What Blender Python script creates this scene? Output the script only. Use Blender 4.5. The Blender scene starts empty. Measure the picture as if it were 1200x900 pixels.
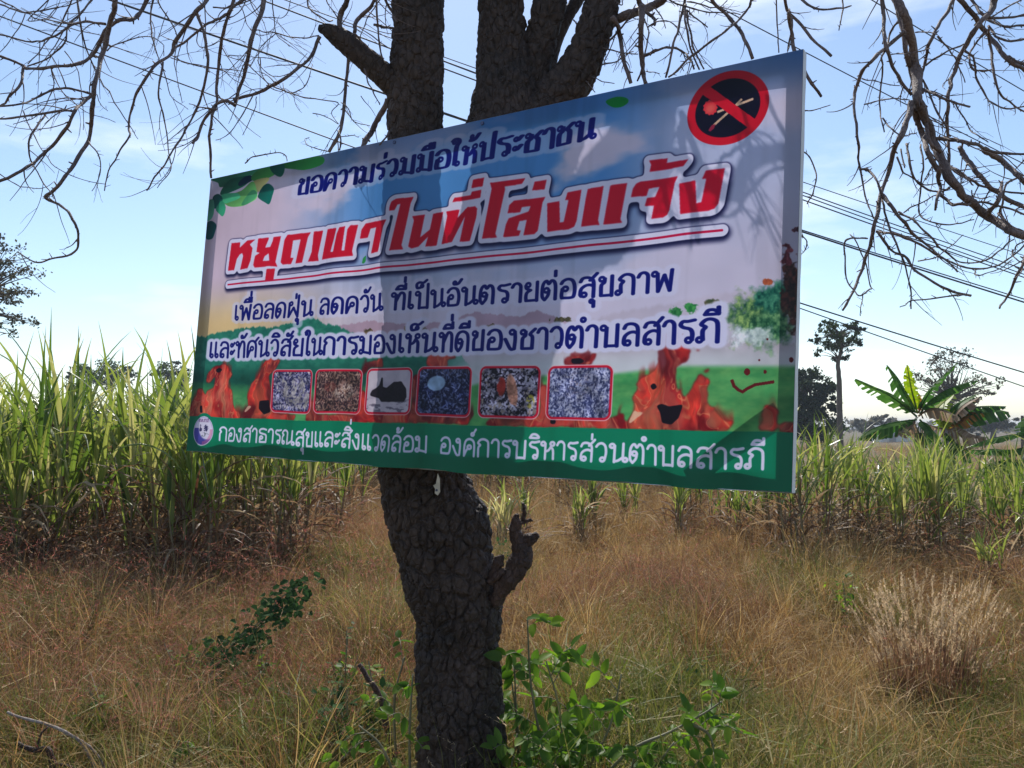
import bpy, bmesh, math, random
import numpy as np
from mathutils import Vector, Matrix, noise as mn

random.seed(7)
RNG = np.random.default_rng(7)
SC = bpy.context.scene
COL = SC.collection

# ------------------------------------------------------------------ camera, sky, sun, exposure
FPX = 968.0                                  # focal length for a picture 1200 wide
EYE = Vector((0, 0, 1.6))
TH = math.atan(50 / FPX)                     # pitched up a little
CF = Vector((0, math.cos(TH), math.sin(TH))); CU = Vector((0, -math.sin(TH), math.cos(TH))); CR = Vector((1, 0, 0))
cam_data = bpy.data.cameras.new('camera'); cam = bpy.data.objects.new('camera', cam_data); COL.objects.link(cam)
cam.location = EYE; cam.rotation_euler = (math.pi / 2 + TH, 0, 0)
cam_data.sensor_width = 36; cam_data.lens = 36 * FPX / 1200; cam_data.clip_end = 3000; cam_data.clip_start = .05
SC.camera = cam

SUN_EL, SUN_AZ = math.radians(48), math.radians(-3)     # ahead of the camera, behind the banner
world = bpy.data.worlds.new('World'); SC.world = world; world.use_nodes = True
nt = world.node_tree; nt.nodes.clear()
wo = nt.nodes.new('ShaderNodeOutputWorld'); bg = nt.nodes.new('ShaderNodeBackground'); sky = nt.nodes.new('ShaderNodeTexSky')
sky.sky_type = 'NISHITA'; sky.sun_disc = False; sky.sun_elevation = SUN_EL; sky.sun_rotation = SUN_AZ
sky.air_density = 1.0; sky.dust_density = 0.3; sky.ozone_density = 1.9
bg.inputs['Strength'].default_value = 0.102
tc = nt.nodes.new('ShaderNodeTexCoord'); mp = nt.nodes.new('ShaderNodeMapping'); mp.inputs['Scale'].default_value = (1.3, 1.3, 5.0)
cn = nt.nodes.new('ShaderNodeTexNoise'); cn.inputs['Scale'].default_value = 1.7; cn.inputs['Detail'].default_value = 7; cn.inputs['Roughness'].default_value = .55
cr = nt.nodes.new('ShaderNodeMapRange'); cr.inputs['From Min'].default_value = .52; cr.inputs['From Max'].default_value = .74; cr.inputs['To Max'].default_value = .7
cm = nt.nodes.new('ShaderNodeMixRGB'); cm.inputs['Color2'].default_value = (9.0, 9.3, 9.6, 1)
nt.links.new(tc.outputs['Generated'], mp.inputs['Vector']); nt.links.new(mp.outputs[0], cn.inputs['Vector'])
nt.links.new(cn.outputs['Fac'], cr.inputs['Value']); nt.links.new(cr.outputs[0], cm.inputs['Fac'])
nt.links.new(sky.outputs[0], cm.inputs['Color1']); nt.links.new(cm.outputs[0], bg.inputs['Color']); nt.links.new(bg.outputs[0], wo.inputs['Surface'])

sl = bpy.data.lights.new('sun', 'SUN'); sl.energy = 3.4; sl.angle = math.radians(.5); sl.color = (1, .95, .87)
sun = bpy.data.objects.new('sun', sl); COL.objects.link(sun)
sd = Vector((math.sin(SUN_AZ) * math.cos(SUN_EL), math.cos(SUN_AZ) * math.cos(SUN_EL), math.sin(SUN_EL)))
sun.rotation_euler = sd.to_track_quat('Z', 'Y').to_euler()
SC.view_settings.view_transform = 'Standard'; SC.view_settings.look = 'None'
SC.view_settings.exposure = 0.64; SC.view_settings.gamma = 1
SC.cycles.max_bounces = 4; SC.cycles.diffuse_bounces = 1; SC.cycles.transmission_bounces = 3; SC.cycles.glossy_bounces = 1; SC.cycles.transparent_max_bounces = 8

# ------------------------------------------------------------------ helpers
def W(px, py, d):
    "world point seen at (px, py) of the 1200 x 900 photograph, d metres in front of the camera"
    return EYE + CF * d + CR * ((px - 600) / FPX * d) - CU * ((py - 450) / FPX * d)

def GX(px, y): return (px - 600) / FPX * y

def tag(o, label=None, cat=None, group=None, kind=None):
    if label: o['label'] = label
    if cat: o['category'] = cat
    if group: o['group'] = group
    if kind: o['kind'] = kind
    return o

def empty(name, loc, rz=0.0):
    o = bpy.data.objects.new(name, None); COL.objects.link(o); o.location = loc; o.rotation_euler = (0, 0, rz); o.empty_display_size = .1
    return o

class MB:
    "collects vertices and faces of one mesh"
    def __init__(s): s.v = []; s.f = []; s.m = []; s.mi = 0
    def quad(s, a, b, c, d):
        n = len(s.v); s.v += [tuple(a), tuple(b), tuple(c), tuple(d)]; s.f.append((n, n+1, n+2, n+3)); s.m.append(s.mi)
    def tri(s, a, b, c):
        n = len(s.v); s.v += [tuple(a), tuple(b), tuple(c)]; s.f.append((n, n+1, n+2)); s.m.append(s.mi)
    def box(s, c, ax, ay, az):
        c, ax, ay, az = map(Vector, (c, ax, ay, az)); n = len(s.v)
        for i in (-1, 1):
            for j in (-1, 1):
                for k in (-1, 1): s.v.append(tuple(c + ax*i + ay*j + az*k))
        for f in ((0,1,3,2),(4,6,7,5),(0,4,5,1),(2,3,7,6),(0,2,6,4),(1,5,7,3)): s.f.append(tuple(n+i for i in f)); s.m.append(s.mi)
    def tube(s, pts, rad, seg=6, cap=True, jit=0.0):
        pts = [Vector(p) for p in pts]; n0 = len(s.v); N = len(pts)
        up = Vector((.31, .17, .93)); prev = None
        for i, p in enumerate(pts):
            t = (pts[min(i+1, N-1)] - pts[max(i-1, 0)]);
            if t.length < 1e-9: t = Vector((0, 0, 1))
            t.normalize()
            if prev is None: a = t.cross(up); a = a if a.length > 1e-3 else t.cross(Vector((1, 0, 0)))
            else: a = prev - t * prev.dot(t)
            a.normalize(); prev = a; b = t.cross(a)
            r = rad[i] if hasattr(rad, '__len__') else rad
            for k in range(seg):
                th = 2*math.pi*k/seg; rr = r*(1 + (random.uniform(-jit, jit) if jit else 0))
                s.v.append(tuple(p + a*(rr*math.cos(th)) + b*(rr*math.sin(th))))
        for i in range(N-1):
            for k in range(seg):
                k2 = (k+1) % seg
                s.f.append((n0+i*seg+k, n0+i*seg+k2, n0+(i+1)*seg+k2, n0+(i+1)*seg+k)); s.m.append(s.mi)
        if cap:
            s.f.append(tuple(n0+k for k in range(seg))[::-1]); s.m.append(s.mi)
            s.f.append(tuple(n0+(N-1)*seg+k for k in range(seg))); s.m.append(s.mi)
    def mesh(s, name, mats, smooth=False):
        me = bpy.data.meshes.new(name); me.from_pydata(s.v, [], s.f)
        for m in (mats if isinstance(mats, (list, tuple)) else [mats]): me.materials.append(m)
        if isinstance(mats, (list, tuple)) and len(mats) > 1: me.polygons.foreach_set('material_index', s.m)
        if smooth: me.polygons.foreach_set('use_smooth', [True]*len(s.f))
        me.update(); return me
    def build(s, name, mats, parent=None, smooth=False, loc=None):
        return link(name, s.mesh(name, mats, smooth), parent, loc)

def link(name, me, parent=None, loc=None):
    o = bpy.data.objects.new(name, me); COL.objects.link(o)
    if parent is not None:
        o.parent = parent
        if loc is not None: o.location = loc
    elif loc is not None: o.location = loc
    return o

def smooth_path(pts, n=6):
    "Catmull-Rom through points given as tuples of equal length"
    P = [np.array(p, float) for p in pts]; P = [2*P[0]-P[1]] + P + [2*P[-1]-P[-2]]; out = []
    for i in range(1, len(P)-2):
        a, b, c, d = P[i-1:i+3]
        for k in range(n):
            t = k/n; out.append(.5*((2*b) + (-a+c)*t + (2*a-5*b+4*c-d)*t*t + (-a+3*b-3*c+d)*t**3))
    out.append(P[-2]); return out

# ------------------------------------------------------------------ materials
def mat(name):
    m = bpy.data.materials.new(name); m.use_nodes = True; t = m.node_tree; t.nodes.clear()
    o = t.nodes.new('ShaderNodeOutputMaterial'); return m, t, o

def ramp(t, stops):
    r = t.nodes.new('ShaderNodeValToRGB'); el = r.color_ramp.elements
    while len(el) < len(stops): el.new(.5)
    for e, (p, c) in zip(el, stops): e.position = p; e.color = (*c, 1)
    return r

def simple(name, col, rough=.6, metal=0, var=.25, scale=20, bump=0.0):
    m, t, o = mat(name); p = t.nodes.new('ShaderNodeBsdfPrincipled')
    n = t.nodes.new('ShaderNodeTexNoise'); n.inputs['Scale'].default_value = scale; n.inputs['Detail'].default_value = 5
    tcn = t.nodes.new('ShaderNodeTexCoord'); t.links.new(tcn.outputs['Object'], n.inputs['Vector'])
    r = ramp(t, [(.3, tuple(c*(1-var) for c in col)), (.7, tuple(min(1, c*(1+var)) for c in col))])
    t.links.new(n.outputs['Fac'], r.inputs[0]); t.links.new(r.outputs[0], p.inputs['Base Color'])
    p.inputs['Roughness'].default_value = rough; p.inputs['Metallic'].default_value = metal
    if bump:
        b = t.nodes.new('ShaderNodeBump'); b.inputs['Strength'].default_value = bump; b.inputs['Distance'].default_value = .01
        t.links.new(n.outputs['Fac'], b.inputs['Height']); t.links.new(b.outputs[0], p.inputs['Normal'])
    t.links.new(p.outputs[0], o.inputs[0]); return m

def leafy(name, cols, trans=.45, scale=3.0, gloss=.12, per_island=True, rough=.5):
    "thin leaf: diffuse + translucent + a little gloss, colour varied per leaf and by noise"
    m, t, o = mat(name)
    g = t.nodes.new('ShaderNodeNewGeometry'); oi = t.nodes.new('ShaderNodeObjectInfo')
    n = t.nodes.new('ShaderNodeTexNoise'); n.inputs['Scale'].default_value = scale; n.inputs['Detail'].default_value = 1
    t.links.new(g.outputs['Position'], n.inputs['Vector'])
    a = t.nodes.new('ShaderNodeMath'); a.operation = 'MULTIPLY_ADD'; a.inputs[1].default_value = .55
    t.links.new(g.outputs['Random Per Island'], a.inputs[0])
    b = t.nodes.new('ShaderNodeMath'); b.operation = 'MULTIPLY'; b.inputs[1].default_value = .25; t.links.new(oi.outputs['Random'], b.inputs[0])
    c = t.nodes.new('ShaderNodeMath'); c.operation = 'MULTIPLY_ADD'; c.inputs[1].default_value = .9; c.inputs[2].default_value = -.3
    t.links.new(n.outputs['Fac'], c.inputs[0])
    d = t.nodes.new('ShaderNodeMath'); d.operation = 'ADD'; t.links.new(b.outputs[0], d.inputs[0]); t.links.new(c.outputs[0], d.inputs[1])
    t.links.new(d.outputs[0], a.inputs[2])
    k = len(cols); r = ramp(t, [((i+.5)/k, c_) for i, c_ in enumerate(cols)]); t.links.new(a.outputs[0], r.inputs[0])
    df = t.nodes.new('ShaderNodeBsdfDiffuse'); tr = t.nodes.new('ShaderNodeBsdfTranslucent'); gl = t.nodes.new('ShaderNodeBsdfGlossy')
    gl.inputs['Roughness'].default_value = rough; gl.inputs['Color'].default_value = (.8, .8, .8, 1)
    hs = t.nodes.new('ShaderNodeHueSaturation'); hs.inputs['Saturation'].default_value = 1.15; hs.inputs['Value'].default_value = 1.5
    t.links.new(r.outputs[0], hs.inputs['Color'])
    t.links.new(r.outputs[0], df.inputs[0]); t.links.new(hs.outputs[0], tr.inputs[0])
    m1 = t.nodes.new('ShaderNodeMixShader'); m1.inputs[0].default_value = trans; t.links.new(df.outputs[0], m1.inputs[1]); t.links.new(tr.outputs[0], m1.inputs[2])
    m2 = t.nodes.new('ShaderNodeMixShader'); t.links.new(m1.outputs[0], m2.inputs[1]); t.links.new(gl.outputs[0], m2.inputs[2])
    fr = t.nodes.new('ShaderNodeFresnel'); fr.inputs[0].default_value = 1.3
    fm = t.nodes.new('ShaderNodeMath'); fm.operation = 'MULTIPLY_ADD'; fm.inputs[1].default_value = .15*gloss; fm.inputs[2].default_value = gloss*.02
    t.links.new(fr.outputs[0], fm.inputs[0]); t.links.new(fm.outputs[0], m2.inputs[0])
    t.links.new(m2.outputs[0], o.inputs[0]); return m

# ------------------------------------------------------------------ banner print (drawn here pixel by pixel: flat print on the cloth)
TW, THt = 2048, 1024
def _hom(src, dst):
    A = []
    for (x, y), (u, v) in zip(src, dst):
        A.append([x, y, 1, 0, 0, 0, -u*x, -u*y, -u]); A.append([0, 0, 0, x, y, 1, -v*x, -v*y, -v])
    return np.linalg.svd(np.array(A, float))[2][-1].reshape(3, 3)
HM = _hom([(247, 210), (941.5, 57.5), (927, 577.5), (218, 528)], [(0, 0), (2, 0), (2, 1), (0, 1)])
def uvp(pts, off=(0, 0), s=1.0):
    "points measured on the photo -> print pixels"
    P = np.array([[off[0]+x/s, off[1]+y/s, 1] for x, y in pts]) @ HM.T
    return P[:, :2]/P[:, 2:]*1024

def vn(x, y, seed=0):
    g = np.random.default_rng(seed).random((64, 64)); xi = np.floor(x).astype(int); yi = np.floor(y).astype(int)
    fx = x-xi; fy = y-yi; fx = fx*fx*(3-2*fx); fy = fy*fy*(3-2*fy); a = xi % 64; b = yi % 64; c = (a+1) % 64; d = (b+1) % 64
    return (g[b, a]*(1-fx)+g[b, c]*fx)*(1-fy)+(g[d, a]*(1-fx)+g[d, c]*fx)*fy
def fbm(x, y, seed=0, o=4):
    s = 0; w = .5; t = 0
    for i in range(o): s = s+w*vn(x*2**i, y*2**i, seed+i); t += w; w *= .55
    return s/t

def make_print():
    YY, XX = np.mgrid[0:THt, 0:TW].astype(np.float32); U = XX/1024; V = YY/1024
    img = np.zeros((THt, TW, 3), np.float32)
    def sm(a, b, x): t = np.clip((x-a)/(b-a), 0, 1); return t*t*(3-2*t)
    def c8(*c): return np.array(c, np.float32)/255
    def over(mask, col): img[:] = img*(1-mask[..., None]) + mask[..., None]*col
    def blur(m, r):
        r = max(1, int(r))
        for ax in (0, 1):
            for _ in range(2):
                p = np.pad(m, [(r, r) if a == ax else (0, 0) for a in (0, 1)], mode='edge'); cs = np.cumsum(p, axis=ax, dtype=np.float64)
                cs = np.concatenate([np.zeros_like(np.take(cs, [0], ax)), cs], ax); k = 2*r+1; n = m.shape[ax]
                m = ((np.take(cs, range(k, k+n), ax)-np.take(cs, range(0, n), ax))/k).astype(np.float32)
        return m
    def dil(m, n):
        m = m.copy()
        for i in range(n):
            s = m.copy()
            s[1:] = np.maximum(s[1:], m[:-1]); s[:-1] = np.maximum(s[:-1], m[1:]); s[:, 1:] = np.maximum(s[:, 1:], m[:, :-1]); s[:, :-1] = np.maximum(s[:, :-1], m[:, 1:])
            if i % 2:
                s[1:, 1:] = np.maximum(s[1:, 1:], m[:-1, :-1]); s[:-1, :-1] = np.maximum(s[:-1, :-1], m[1:, 1:]); s[1:, :-1] = np.maximum(s[1:, :-1], m[:-1, 1:]); s[:-1, 1:] = np.maximum(s[:-1, 1:], m[1:, :-1])
            m = s
        return m
    def poly(P, into=None):
        P = np.asarray(P, float); out = np.zeros((THt, TW), bool) if into is None else into
        x0, y0 = np.maximum(np.floor(P.min(0)).astype(int)-1, 0); x1 = min(TW, int(P[:, 0].max())+2); y1 = min(THt, int(P[:, 1].max())+2)
        if x1 <= x0 or y1 <= y0: return out
        X = XX[y0:y1, x0:x1]; Y = YY[y0:y1, x0:x1]; m = np.zeros(X.shape, bool)
        for (ax, ay), (bx, by) in zip(P, np.roll(P, -1, 0)):
            if ay == by: continue
            m ^= ((ay > Y) != (by > Y)) & (X < (bx-ax)*(Y-ay)/(by-ay)+ax)
        out[y0:y1, x0:x1] |= m; return out
    def F(b): return b.astype(np.float32)
    def stroke(D, pts, ax=1.0, m=40):
        "lower D to the distance (in stroke half-widths of 1, x divided by ax) from the open path"
        for (x0, y0), (x1, y1) in zip(pts[:-1], pts[1:]):
            a0 = max(0, int(min(x0, x1)-m)); a1 = min(TW, int(max(x0, x1)+m)); b0 = max(0, int(min(y0, y1)-m)); b1 = min(THt, int(max(y0, y1)+m))
            if a1 <= a0 or b1 <= b0: continue
            dx, dy = (x1-x0)/ax, y1-y0; X = (XX[b0:b1, a0:a1]-x0)/ax; Y = YY[b0:b1, a0:a1]-y0
            t = np.clip((X*dx+Y*dy)/max(dx*dx+dy*dy, 1e-9), 0, 1); D[b0:b1, a0:a1] = np.minimum(D[b0:b1, a0:a1], np.hypot(X-t*dx, Y-t*dy))
    def closed(P, n=4):
        P = np.asarray(P, float); k = len(P); out = []
        for i in range(k):
            a, b, c, d = P[(i-1) % k], P[i], P[(i+1) % k], P[(i+2) % k]
            for j in range(n): t = j/n; out.append(.5*((2*b)+(-a+c)*t+(2*a-5*b+4*c-d)*t*t+(-a+3*b-3*c+d)*t**3))
        return np.array(out)
    def line(P, w):
        m = np.zeros((THt, TW), bool)
        for (a, b) in zip(P[:-1], P[1:]):
            d = np.array(b)-a; n = np.array([-d[1], d[0]])/max(np.hypot(*d), 1e-6)*w/2; e = d/max(np.hypot(*d), 1e-6)*w*.3
            poly([a-e+n, b+e+n, b+e-n, a-e-n], m)
        return m
    # --- sky of the print
    n1 = fbm(U*3.4, V*6.5, 11, 5); n2 = fbm(U*5, V*6, 21)
    base = np.ones((THt, TW, 3), np.float32)*c8(222, 214, 232)
    bl = sm(.3, .85, U)*(1-.8*sm(1.5, 1.75, U))*sm(.56, .2, V)*sm(.30, .52, n1+.16*sm(1.0, .1, np.hypot((U-1.15)/.6, (V-.2)/.22)))
    base = base*(1-bl[..., None])+bl[..., None]*c8(96, 160, 220)
    tr_ = sm(.42, 0, np.hypot((U-2.08)/.95, (V+.06)/.42)); base = base*(1-tr_[..., None]*.9)+tr_[..., None]*.9*c8(40, 110, 180)
    tp = sm(.13, .0, V)*sm(.5, .9, U); base = base*(1-tp[..., None]*.55)+tp[..., None]*.55*c8(90, 140, 200)
    yl = sm(.36, .56, V)*sm(.85, .15, U); base = base*(1-yl[..., None])+yl[..., None]*c8(236, 205, 150)
    pk = sm(.5, .25, np.abs(V-.25)*2)*sm(.8, .1, U); base = base*(1-pk[..., None]*.35)+pk[..., None]*.35*c8(226, 178, 182)
    img[:] = base*(0.93+.12*n2[..., None])
    # --- hills (ridge lines measured on the photo)
    def ridge(pts, soft, col, amp=3.0, seed=3):
        P = uvp(pts); y = np.interp(np.arange(TW), P[:, 0], P[:, 1]); y = y + amp*(fbm(np.arange(TW)/14., np.zeros(TW), seed)-.5)*4
        over(sm(0, soft, YY-y[None, :]), col)
    hz = .9+.2*fbm(U*9, V*14, 33)[..., None]
    ridge([(225, 400), (560, 372), (690, 372), (720, 362), (790, 352), (850, 340), (926, 332)], 14, c8(206, 196, 210)*hz)
    ridge([(225, 400), (400, 380), (430, 374), (470, 378), (520, 375), (557, 364), (577, 366), (605, 369), (628, 361), (647, 368), (700, 384), (926, 400)], 6, c8(192, 166, 182)*hz)
    tex = fbm(U*40, V*70, 5, 3); forest = (c8(30, 110, 96)*(1-tex[..., None])+c8(70, 160, 130)*tex[..., None])
    ridge([(225, 392), (240, 392), (265, 387), (290, 382), (315, 383), (347, 376), (365, 368), (380, 377), (400, 382), (430, 396), (480, 405), (540, 412), (560, 440), (600, 520)], 8, forest, 5, 8)
    # --- mist and fields
    P = uvp([(222, 445), (300, 447), (430, 448), (540, 450), (600, 436), (720, 433), (800, 425), (926, 425)])
    fy = np.interp(np.arange(TW), P[:, 0], P[:, 1])[None, :]
    mist = sm(.62, .72, V)*sm(1.02, 1.2, U); over(mist*.9, c8(214, 220, 222)*hz)
    fld = (c8(70, 160, 96)*(1-tex[..., None]*.8)+c8(140, 200, 120)*tex[..., None]*.8)*(.85+.3*fbm(U*3, V*30, 71)[..., None])
    over(sm(0, 16, YY-fy)*np.where(U < 1.05, .85, 1), fld)
    dk = sm(.06, 0, np.abs(V-.745))*sm(1.15, .9, U); over(dk*.75*(.5+tex), c8(22, 84, 70))
    # far acacia and small bushes in the mist
    def blot(cx, cy, rx, ry, cols, th=.5, sc=60, seed=1, soft=.08, a=1.0):
        c = uvp([(cx, cy)])[0]; e = uvp([(cx+rx, cy), (cx, cy+ry)]); Rx = abs(e[0, 0]-c[0]); Ry = abs(e[1, 1]-c[1])
        sl_ = (slice(max(0, int(c[1]-1.7*Ry)), min(THt, int(c[1]+1.7*Ry))), slice(max(0, int(c[0]-1.7*Rx)), min(TW, int(c[0]+1.7*Rx))))
        d = np.hypot((XX[sl_]-c[0])/Rx, (YY[sl_]-c[1])/Ry); n = fbm(U[sl_]*sc, V[sl_]*sc, seed, 4); n2_ = fbm(U[sl_]*140, V[sl_]*110, seed+5, 3)
        k = np.clip(sm(th-soft, th+soft, n*.75+.3*n2_-.1+.75*(1-d))*(d < 1.6)*a, 0, 1)[..., None]; n = np.clip(n2_*1.6-.3, 0, 1); col = np.clip(cols[0]*(1-n[..., None])+cols[1]*n[..., None]*1.2, 0, 1); img[sl_] = img[sl_]*(1-k)+k*col
    blot(657, 374, 20, 6, (c8(60, 60, 50), c8(110, 100, 70)), .75, 90, 4)
    for q, (x, y) in enumerate(((430, 388), (478, 386), (505, 388), (576, 383), (470, 392), (493, 384))): blot(x, y, 9, 7, (c8(70, 70, 50), c8(120, 90, 60)), .8, 90, 6+q)
    blot(792, 368, 12, 10, (c8(30, 110, 60), c8(90, 150, 90)), .7, 80, 14); blot(812, 362, 14, 11, (c8(30, 120, 60), c8(90, 160, 90)), .75, 80, 15); blot(835, 355, 16, 10, (c8(70, 90, 60), c8(120, 100, 80)), .85, 90, 16)
    # bush at the right edge
    blot(885, 372, 44, 34, (c8(10, 66, 50), c8(140, 165, 100)), .62, 55, 44, .2); blot(905, 350, 34, 24, (c8(0, 74, 66), c8(80, 140, 110)), .68, 50, 45, .2)
    blot(926, 345, 16, 60, (c8(40, 40, 40), c8(120, 70, 60)), .66, 60, 46, .08); blot(922, 300, 12, 24, (c8(80, 30, 40), c8(150, 80, 90)), .82, 80, 47)
    blot(905, 385, 34, 30, (c8(16, 80, 56), c8(120, 160, 110)), .68, 60, 48, .25); blot(880, 395, 40, 18, (c8(190, 200, 205), c8(225, 230, 230)), .7, 40, 49, .2, .8)
    blot(898, 330, 12, 6, (c8(180, 90, 60), c8(190, 110, 70)), .75, 90, 50); blot(933, 268, 10, 6, (c8(70, 40, 60), c8(100, 60, 70)), .85, 90, 51)
    # --- flames
    O1, O2, O3 = (215, 400), (430, 400), (700, 380); s1, s2, s3 = 5., 1200/290., 4.5
    fl = [(O3, s3, [(0, 545), (0, 500), (60, 490), (120, 500), (150, 520), (190, 440), (172, 375), (205, 340), (200, 300), (240, 270), (300, 240), (330, 190), (320, 140), (345, 50), (380, 40), (430, 60), (490, 140), (555, 125), (548, 142), (490, 150), (490, 175), (465, 205), (425, 225), (415, 280), (420, 340), (450, 370), (460, 385), (500, 340), (540, 260), (605, 290), (580, 330), (580, 400), (590, 430), (630, 425), (650, 390), (640, 435), (620, 450), (650, 480), (670, 510), (735, 490), (690, 560)]),
          (O3, s3, [(560, 240), (610, 230), (600, 250), (565, 264)]), (O3, s3, [(880, 420), (940, 430), (960, 460), (945, 510), (930, 565), (840, 550), (870, 515), (855, 460)]),
          (O3, s3, [(965, 520), (1000, 510), (1030, 520), (1030, 575), (960, 570)]), (O3, s3, [(430, 350), (470, 325), (468, 333), (440, 360)]),
          (O1, s1, [(20, 440), (40, 380), (75, 310), (80, 275), (110, 275), (130, 330), (140, 290), (175, 270), (185, 200), (155, 245), (130, 240), (135, 200), (170, 150), (250, 125), (260, 165), (285, 180), (262, 215), (250, 270), (275, 280), (285, 360), (300, 400), (345, 410), (375, 370), (365, 310), (390, 240), (430, 200), (455, 170), (470, 120), (520, 90), (575, 105), (540, 160), (500, 200), (530, 380), (540, 420), (660, 420), (640, 455), (20, 445)]),
          (O1, s1, [(710, 460), (740, 340), (770, 340), (785, 420), (990, 430), (1000, 330), (1030, 280), (1060, 290), (1070, 470)]), (O1, s1, [(1025, 190), (1060, 110), (1120, 100), (1165, 90), (1165, 150), (1090, 145), (1040, 200)]),
          (O2, s2, [(285, 95), (300, 55), (370, 50), (430, 65), (430, 78), (385, 80), (385, 125), (290, 125)]), (O2, s2, [(220, 170), (255, 150), (262, 345), (440, 350), (525, 335), (490, 392), (-40, 385), (-40, 335), (215, 340)]),
          (O2, s2, [(945, 112), (960, 75), (1010, 65), (1060, 60), (1115, 45), (1100, 85), (1080, 112)]), (O2, s2, [(828, 200), (865, 205), (870, 360), (1200, 360), (1240, 345), (1240, 415), (560, 400), (600, 365), (830, 355)])]
    fm = np.zeros((THt, TW), bool)
    for o, s, p in fl: poly(uvp(p, o, s), fm)
    jag = blur(F(fm), 5)+.75*(fbm(U*60, V*42, 91, 3)-.5)*sm(.0, .25, blur(F(fm), 9)); fmask = sm(.40, .60, jag)
    wx = fbm(U*9, V*6, 61)*.5; st = fbm(U*34+wx*14, V*14+wx*9, 62, 3); lic = np.abs(st-.5)*2
    fv = sm(.3, .7, fbm(U*22+wx*6, V*11+wx*4, 63))[..., None]; fc = c8(140, 20, 34)*(1-fv)+c8(238, 74, 60)*fv; k = sm(.10, .0, lic)[..., None]; fc = fc*(1-k*.55)+k*.55*c8(255, 176, 120); f9 = fbm(U*60+wx*20, V*26+wx*12, 163, 3)[..., None]; fc = fc*(.72+.56*f9); k = sm(.42, .70, fbm(U*26+wx*10, V*11+wx*6, 69))[..., None]; fc = fc*(1-k*.7)+k*.6*c8(244, 118, 100); kc = (sm(.5, 1.0, blur(fmask, 22))*sm(.45, .7, fbm(U*18+wx*8, V*9, 171)))[..., None]; fc = fc*(1-kc*.4)+kc*.4*c8(255, 180, 140)
    k = sm(.55, .75, fbm(U*12+wx*5, V*7, 66))[..., None]; fc = fc*(1-k*.8)+k*.8*c8(90, 14, 30)
    edge = sm(.9, .5, blur(fmask, 4))[..., None]; fc = fc*(1-edge*.5)+edge*.5*c8(120, 14, 26)
    wisp = fmask.copy()
    for q in range(1, 16): wisp = np.maximum(wisp, np.roll(fmask, -q*2, 0)*(1-q/16.)*(fbm(U*34+wx*3, V*5+q*.02, 271, 2) > .5)) if q % 3 == 0 else wisp
    wisp = blur(wisp, 2); over(wisp*(.80+.2*sm(.3, .6, st)), fc)
    for o, s, p in [(O3, s3, [(310, 425), (340, 415), (380, 430), (455, 418), (430, 490), (390, 525), (340, 515), (330, 460)]), (O3, s3, [(275, 320), (300, 305), (318, 330), (290, 345)]), (O1, s1, [(445, 345), (500, 340), (505, 410), (470, 425), (440, 390)]),
                    (O1, s1, [(185, 165), (205, 152), (225, 165), (205, 182), (190, 180)]), (O1, s1, [(95, 380), (110, 375), (115, 420), (98, 420)]), (O2, s2, [(985, 80), (1030, 76), (1055, 92), (1030, 105), (990, 104)]), (O2, s2, [(880, 370), (910, 372), (905, 395), (880, 392)])]:
        over(sm(.35, .65, blur(F(poly(uvp(p, o, s))), 3)), c8(28, 16, 34))
    over(sm(.35, .65, blur(F(poly(uvp([(155, 515), (190, 440), (200, 460), (255, 455), (200, 490), (160, 525)], O3, s3)) | poly(uvp([(345, 410), (372, 372), (400, 375), (355, 412)], O1, s1))), 4))*.8, c8(250, 214, 180))
    mm = line(uvp([(712, 295), (722, 325), (745, 345), (765, 355), (790, 338), (830, 318), (925, 303)], O3, s3), 7)
    for x, y, r in ((790, 250, 16), (883, 250, 9), (853, 188, 5), (1020, 186, 12), (895, 78-0, 5)): poly(uvp([(x+r*math.cos(a), y+r*1.2*math.sin(a)) for a in np.linspace(0, 6.28, 12)], O3, s3), mm)
    over(F(mm), c8(110, 22, 32))
    # --- green foot band, logo
    P = uvp([(222, 487.5), (925, 506.5)]); y = np.interp(np.arange(TW), [0, TW], [P[0, 1], P[1, 1]])[None, :]; bandm = F(YY > y)
    lc = uvp([(238.6, 505.5)])[0]; e = uvp([(226.4, 505.5), (251, 505.5), (238.6, 488), (238.6, 523)]); rx = (e[1, 0]-e[0, 0])/2; ry = (e[3, 1]-e[2, 1])/2; lrx, lry = rx, ry
    dd = np.hypot((XX-lc[0])/rx, (YY-lc[1])/ry); over(np.maximum(bandm, F(dd < 1.22)), c8(0, 142, 104))
    lg = np.ones_like(img)*c8(232, 226, 240); ang = np.arctan2((YY-lc[1])/ry, (XX-lc[0])/rx)
    kk = sm(.85, 1.0, np.hypot((XX-lc[0])/rx-.45, (YY-lc[1])/ry+.38))[..., None]*F(dd < .93)[..., None]*F((YY-lc[1])/ry > -.2)[..., None]; lg = lg*(1-kk*.85)+kk*.85*c8(62, 62, 160)
    kk = (F(np.abs(dd-.83) < .12)*F(ang > -.2)*F(ang < 1.5))[..., None]; lg = lg*(1-kk*.5)+kk*.5*c8(222, 120, 160)
    kk = F(np.abs(dd-.93) < .03)[..., None]; lg = lg*(1-kk*.25)+kk*.25*c8(90, 80, 170)
    over(F(dd < 1), lg)
    fig = fbm(U*130, V*130, 77, 3)
    for sx in (-.26, .3):
        d2 = np.hypot((XX-lc[0]-sx*rx)/(.25*rx), (YY-lc[1]+.2*ry)/(.24*ry)); over(F(d2 < 1)*sm(.4, .6, fig), c8(70, 66, 110))
    d2 = np.hypot((XX-lc[0]-.25*rx)/(.4*rx), (YY-lc[1]-.25*ry)/(.16*ry)); over(F(d2 < 1)*sm(.5, .62, fig), c8(110, 120, 130))
    # --- leaves, top left
    LO, LS = (230, 170), 7.5
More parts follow.
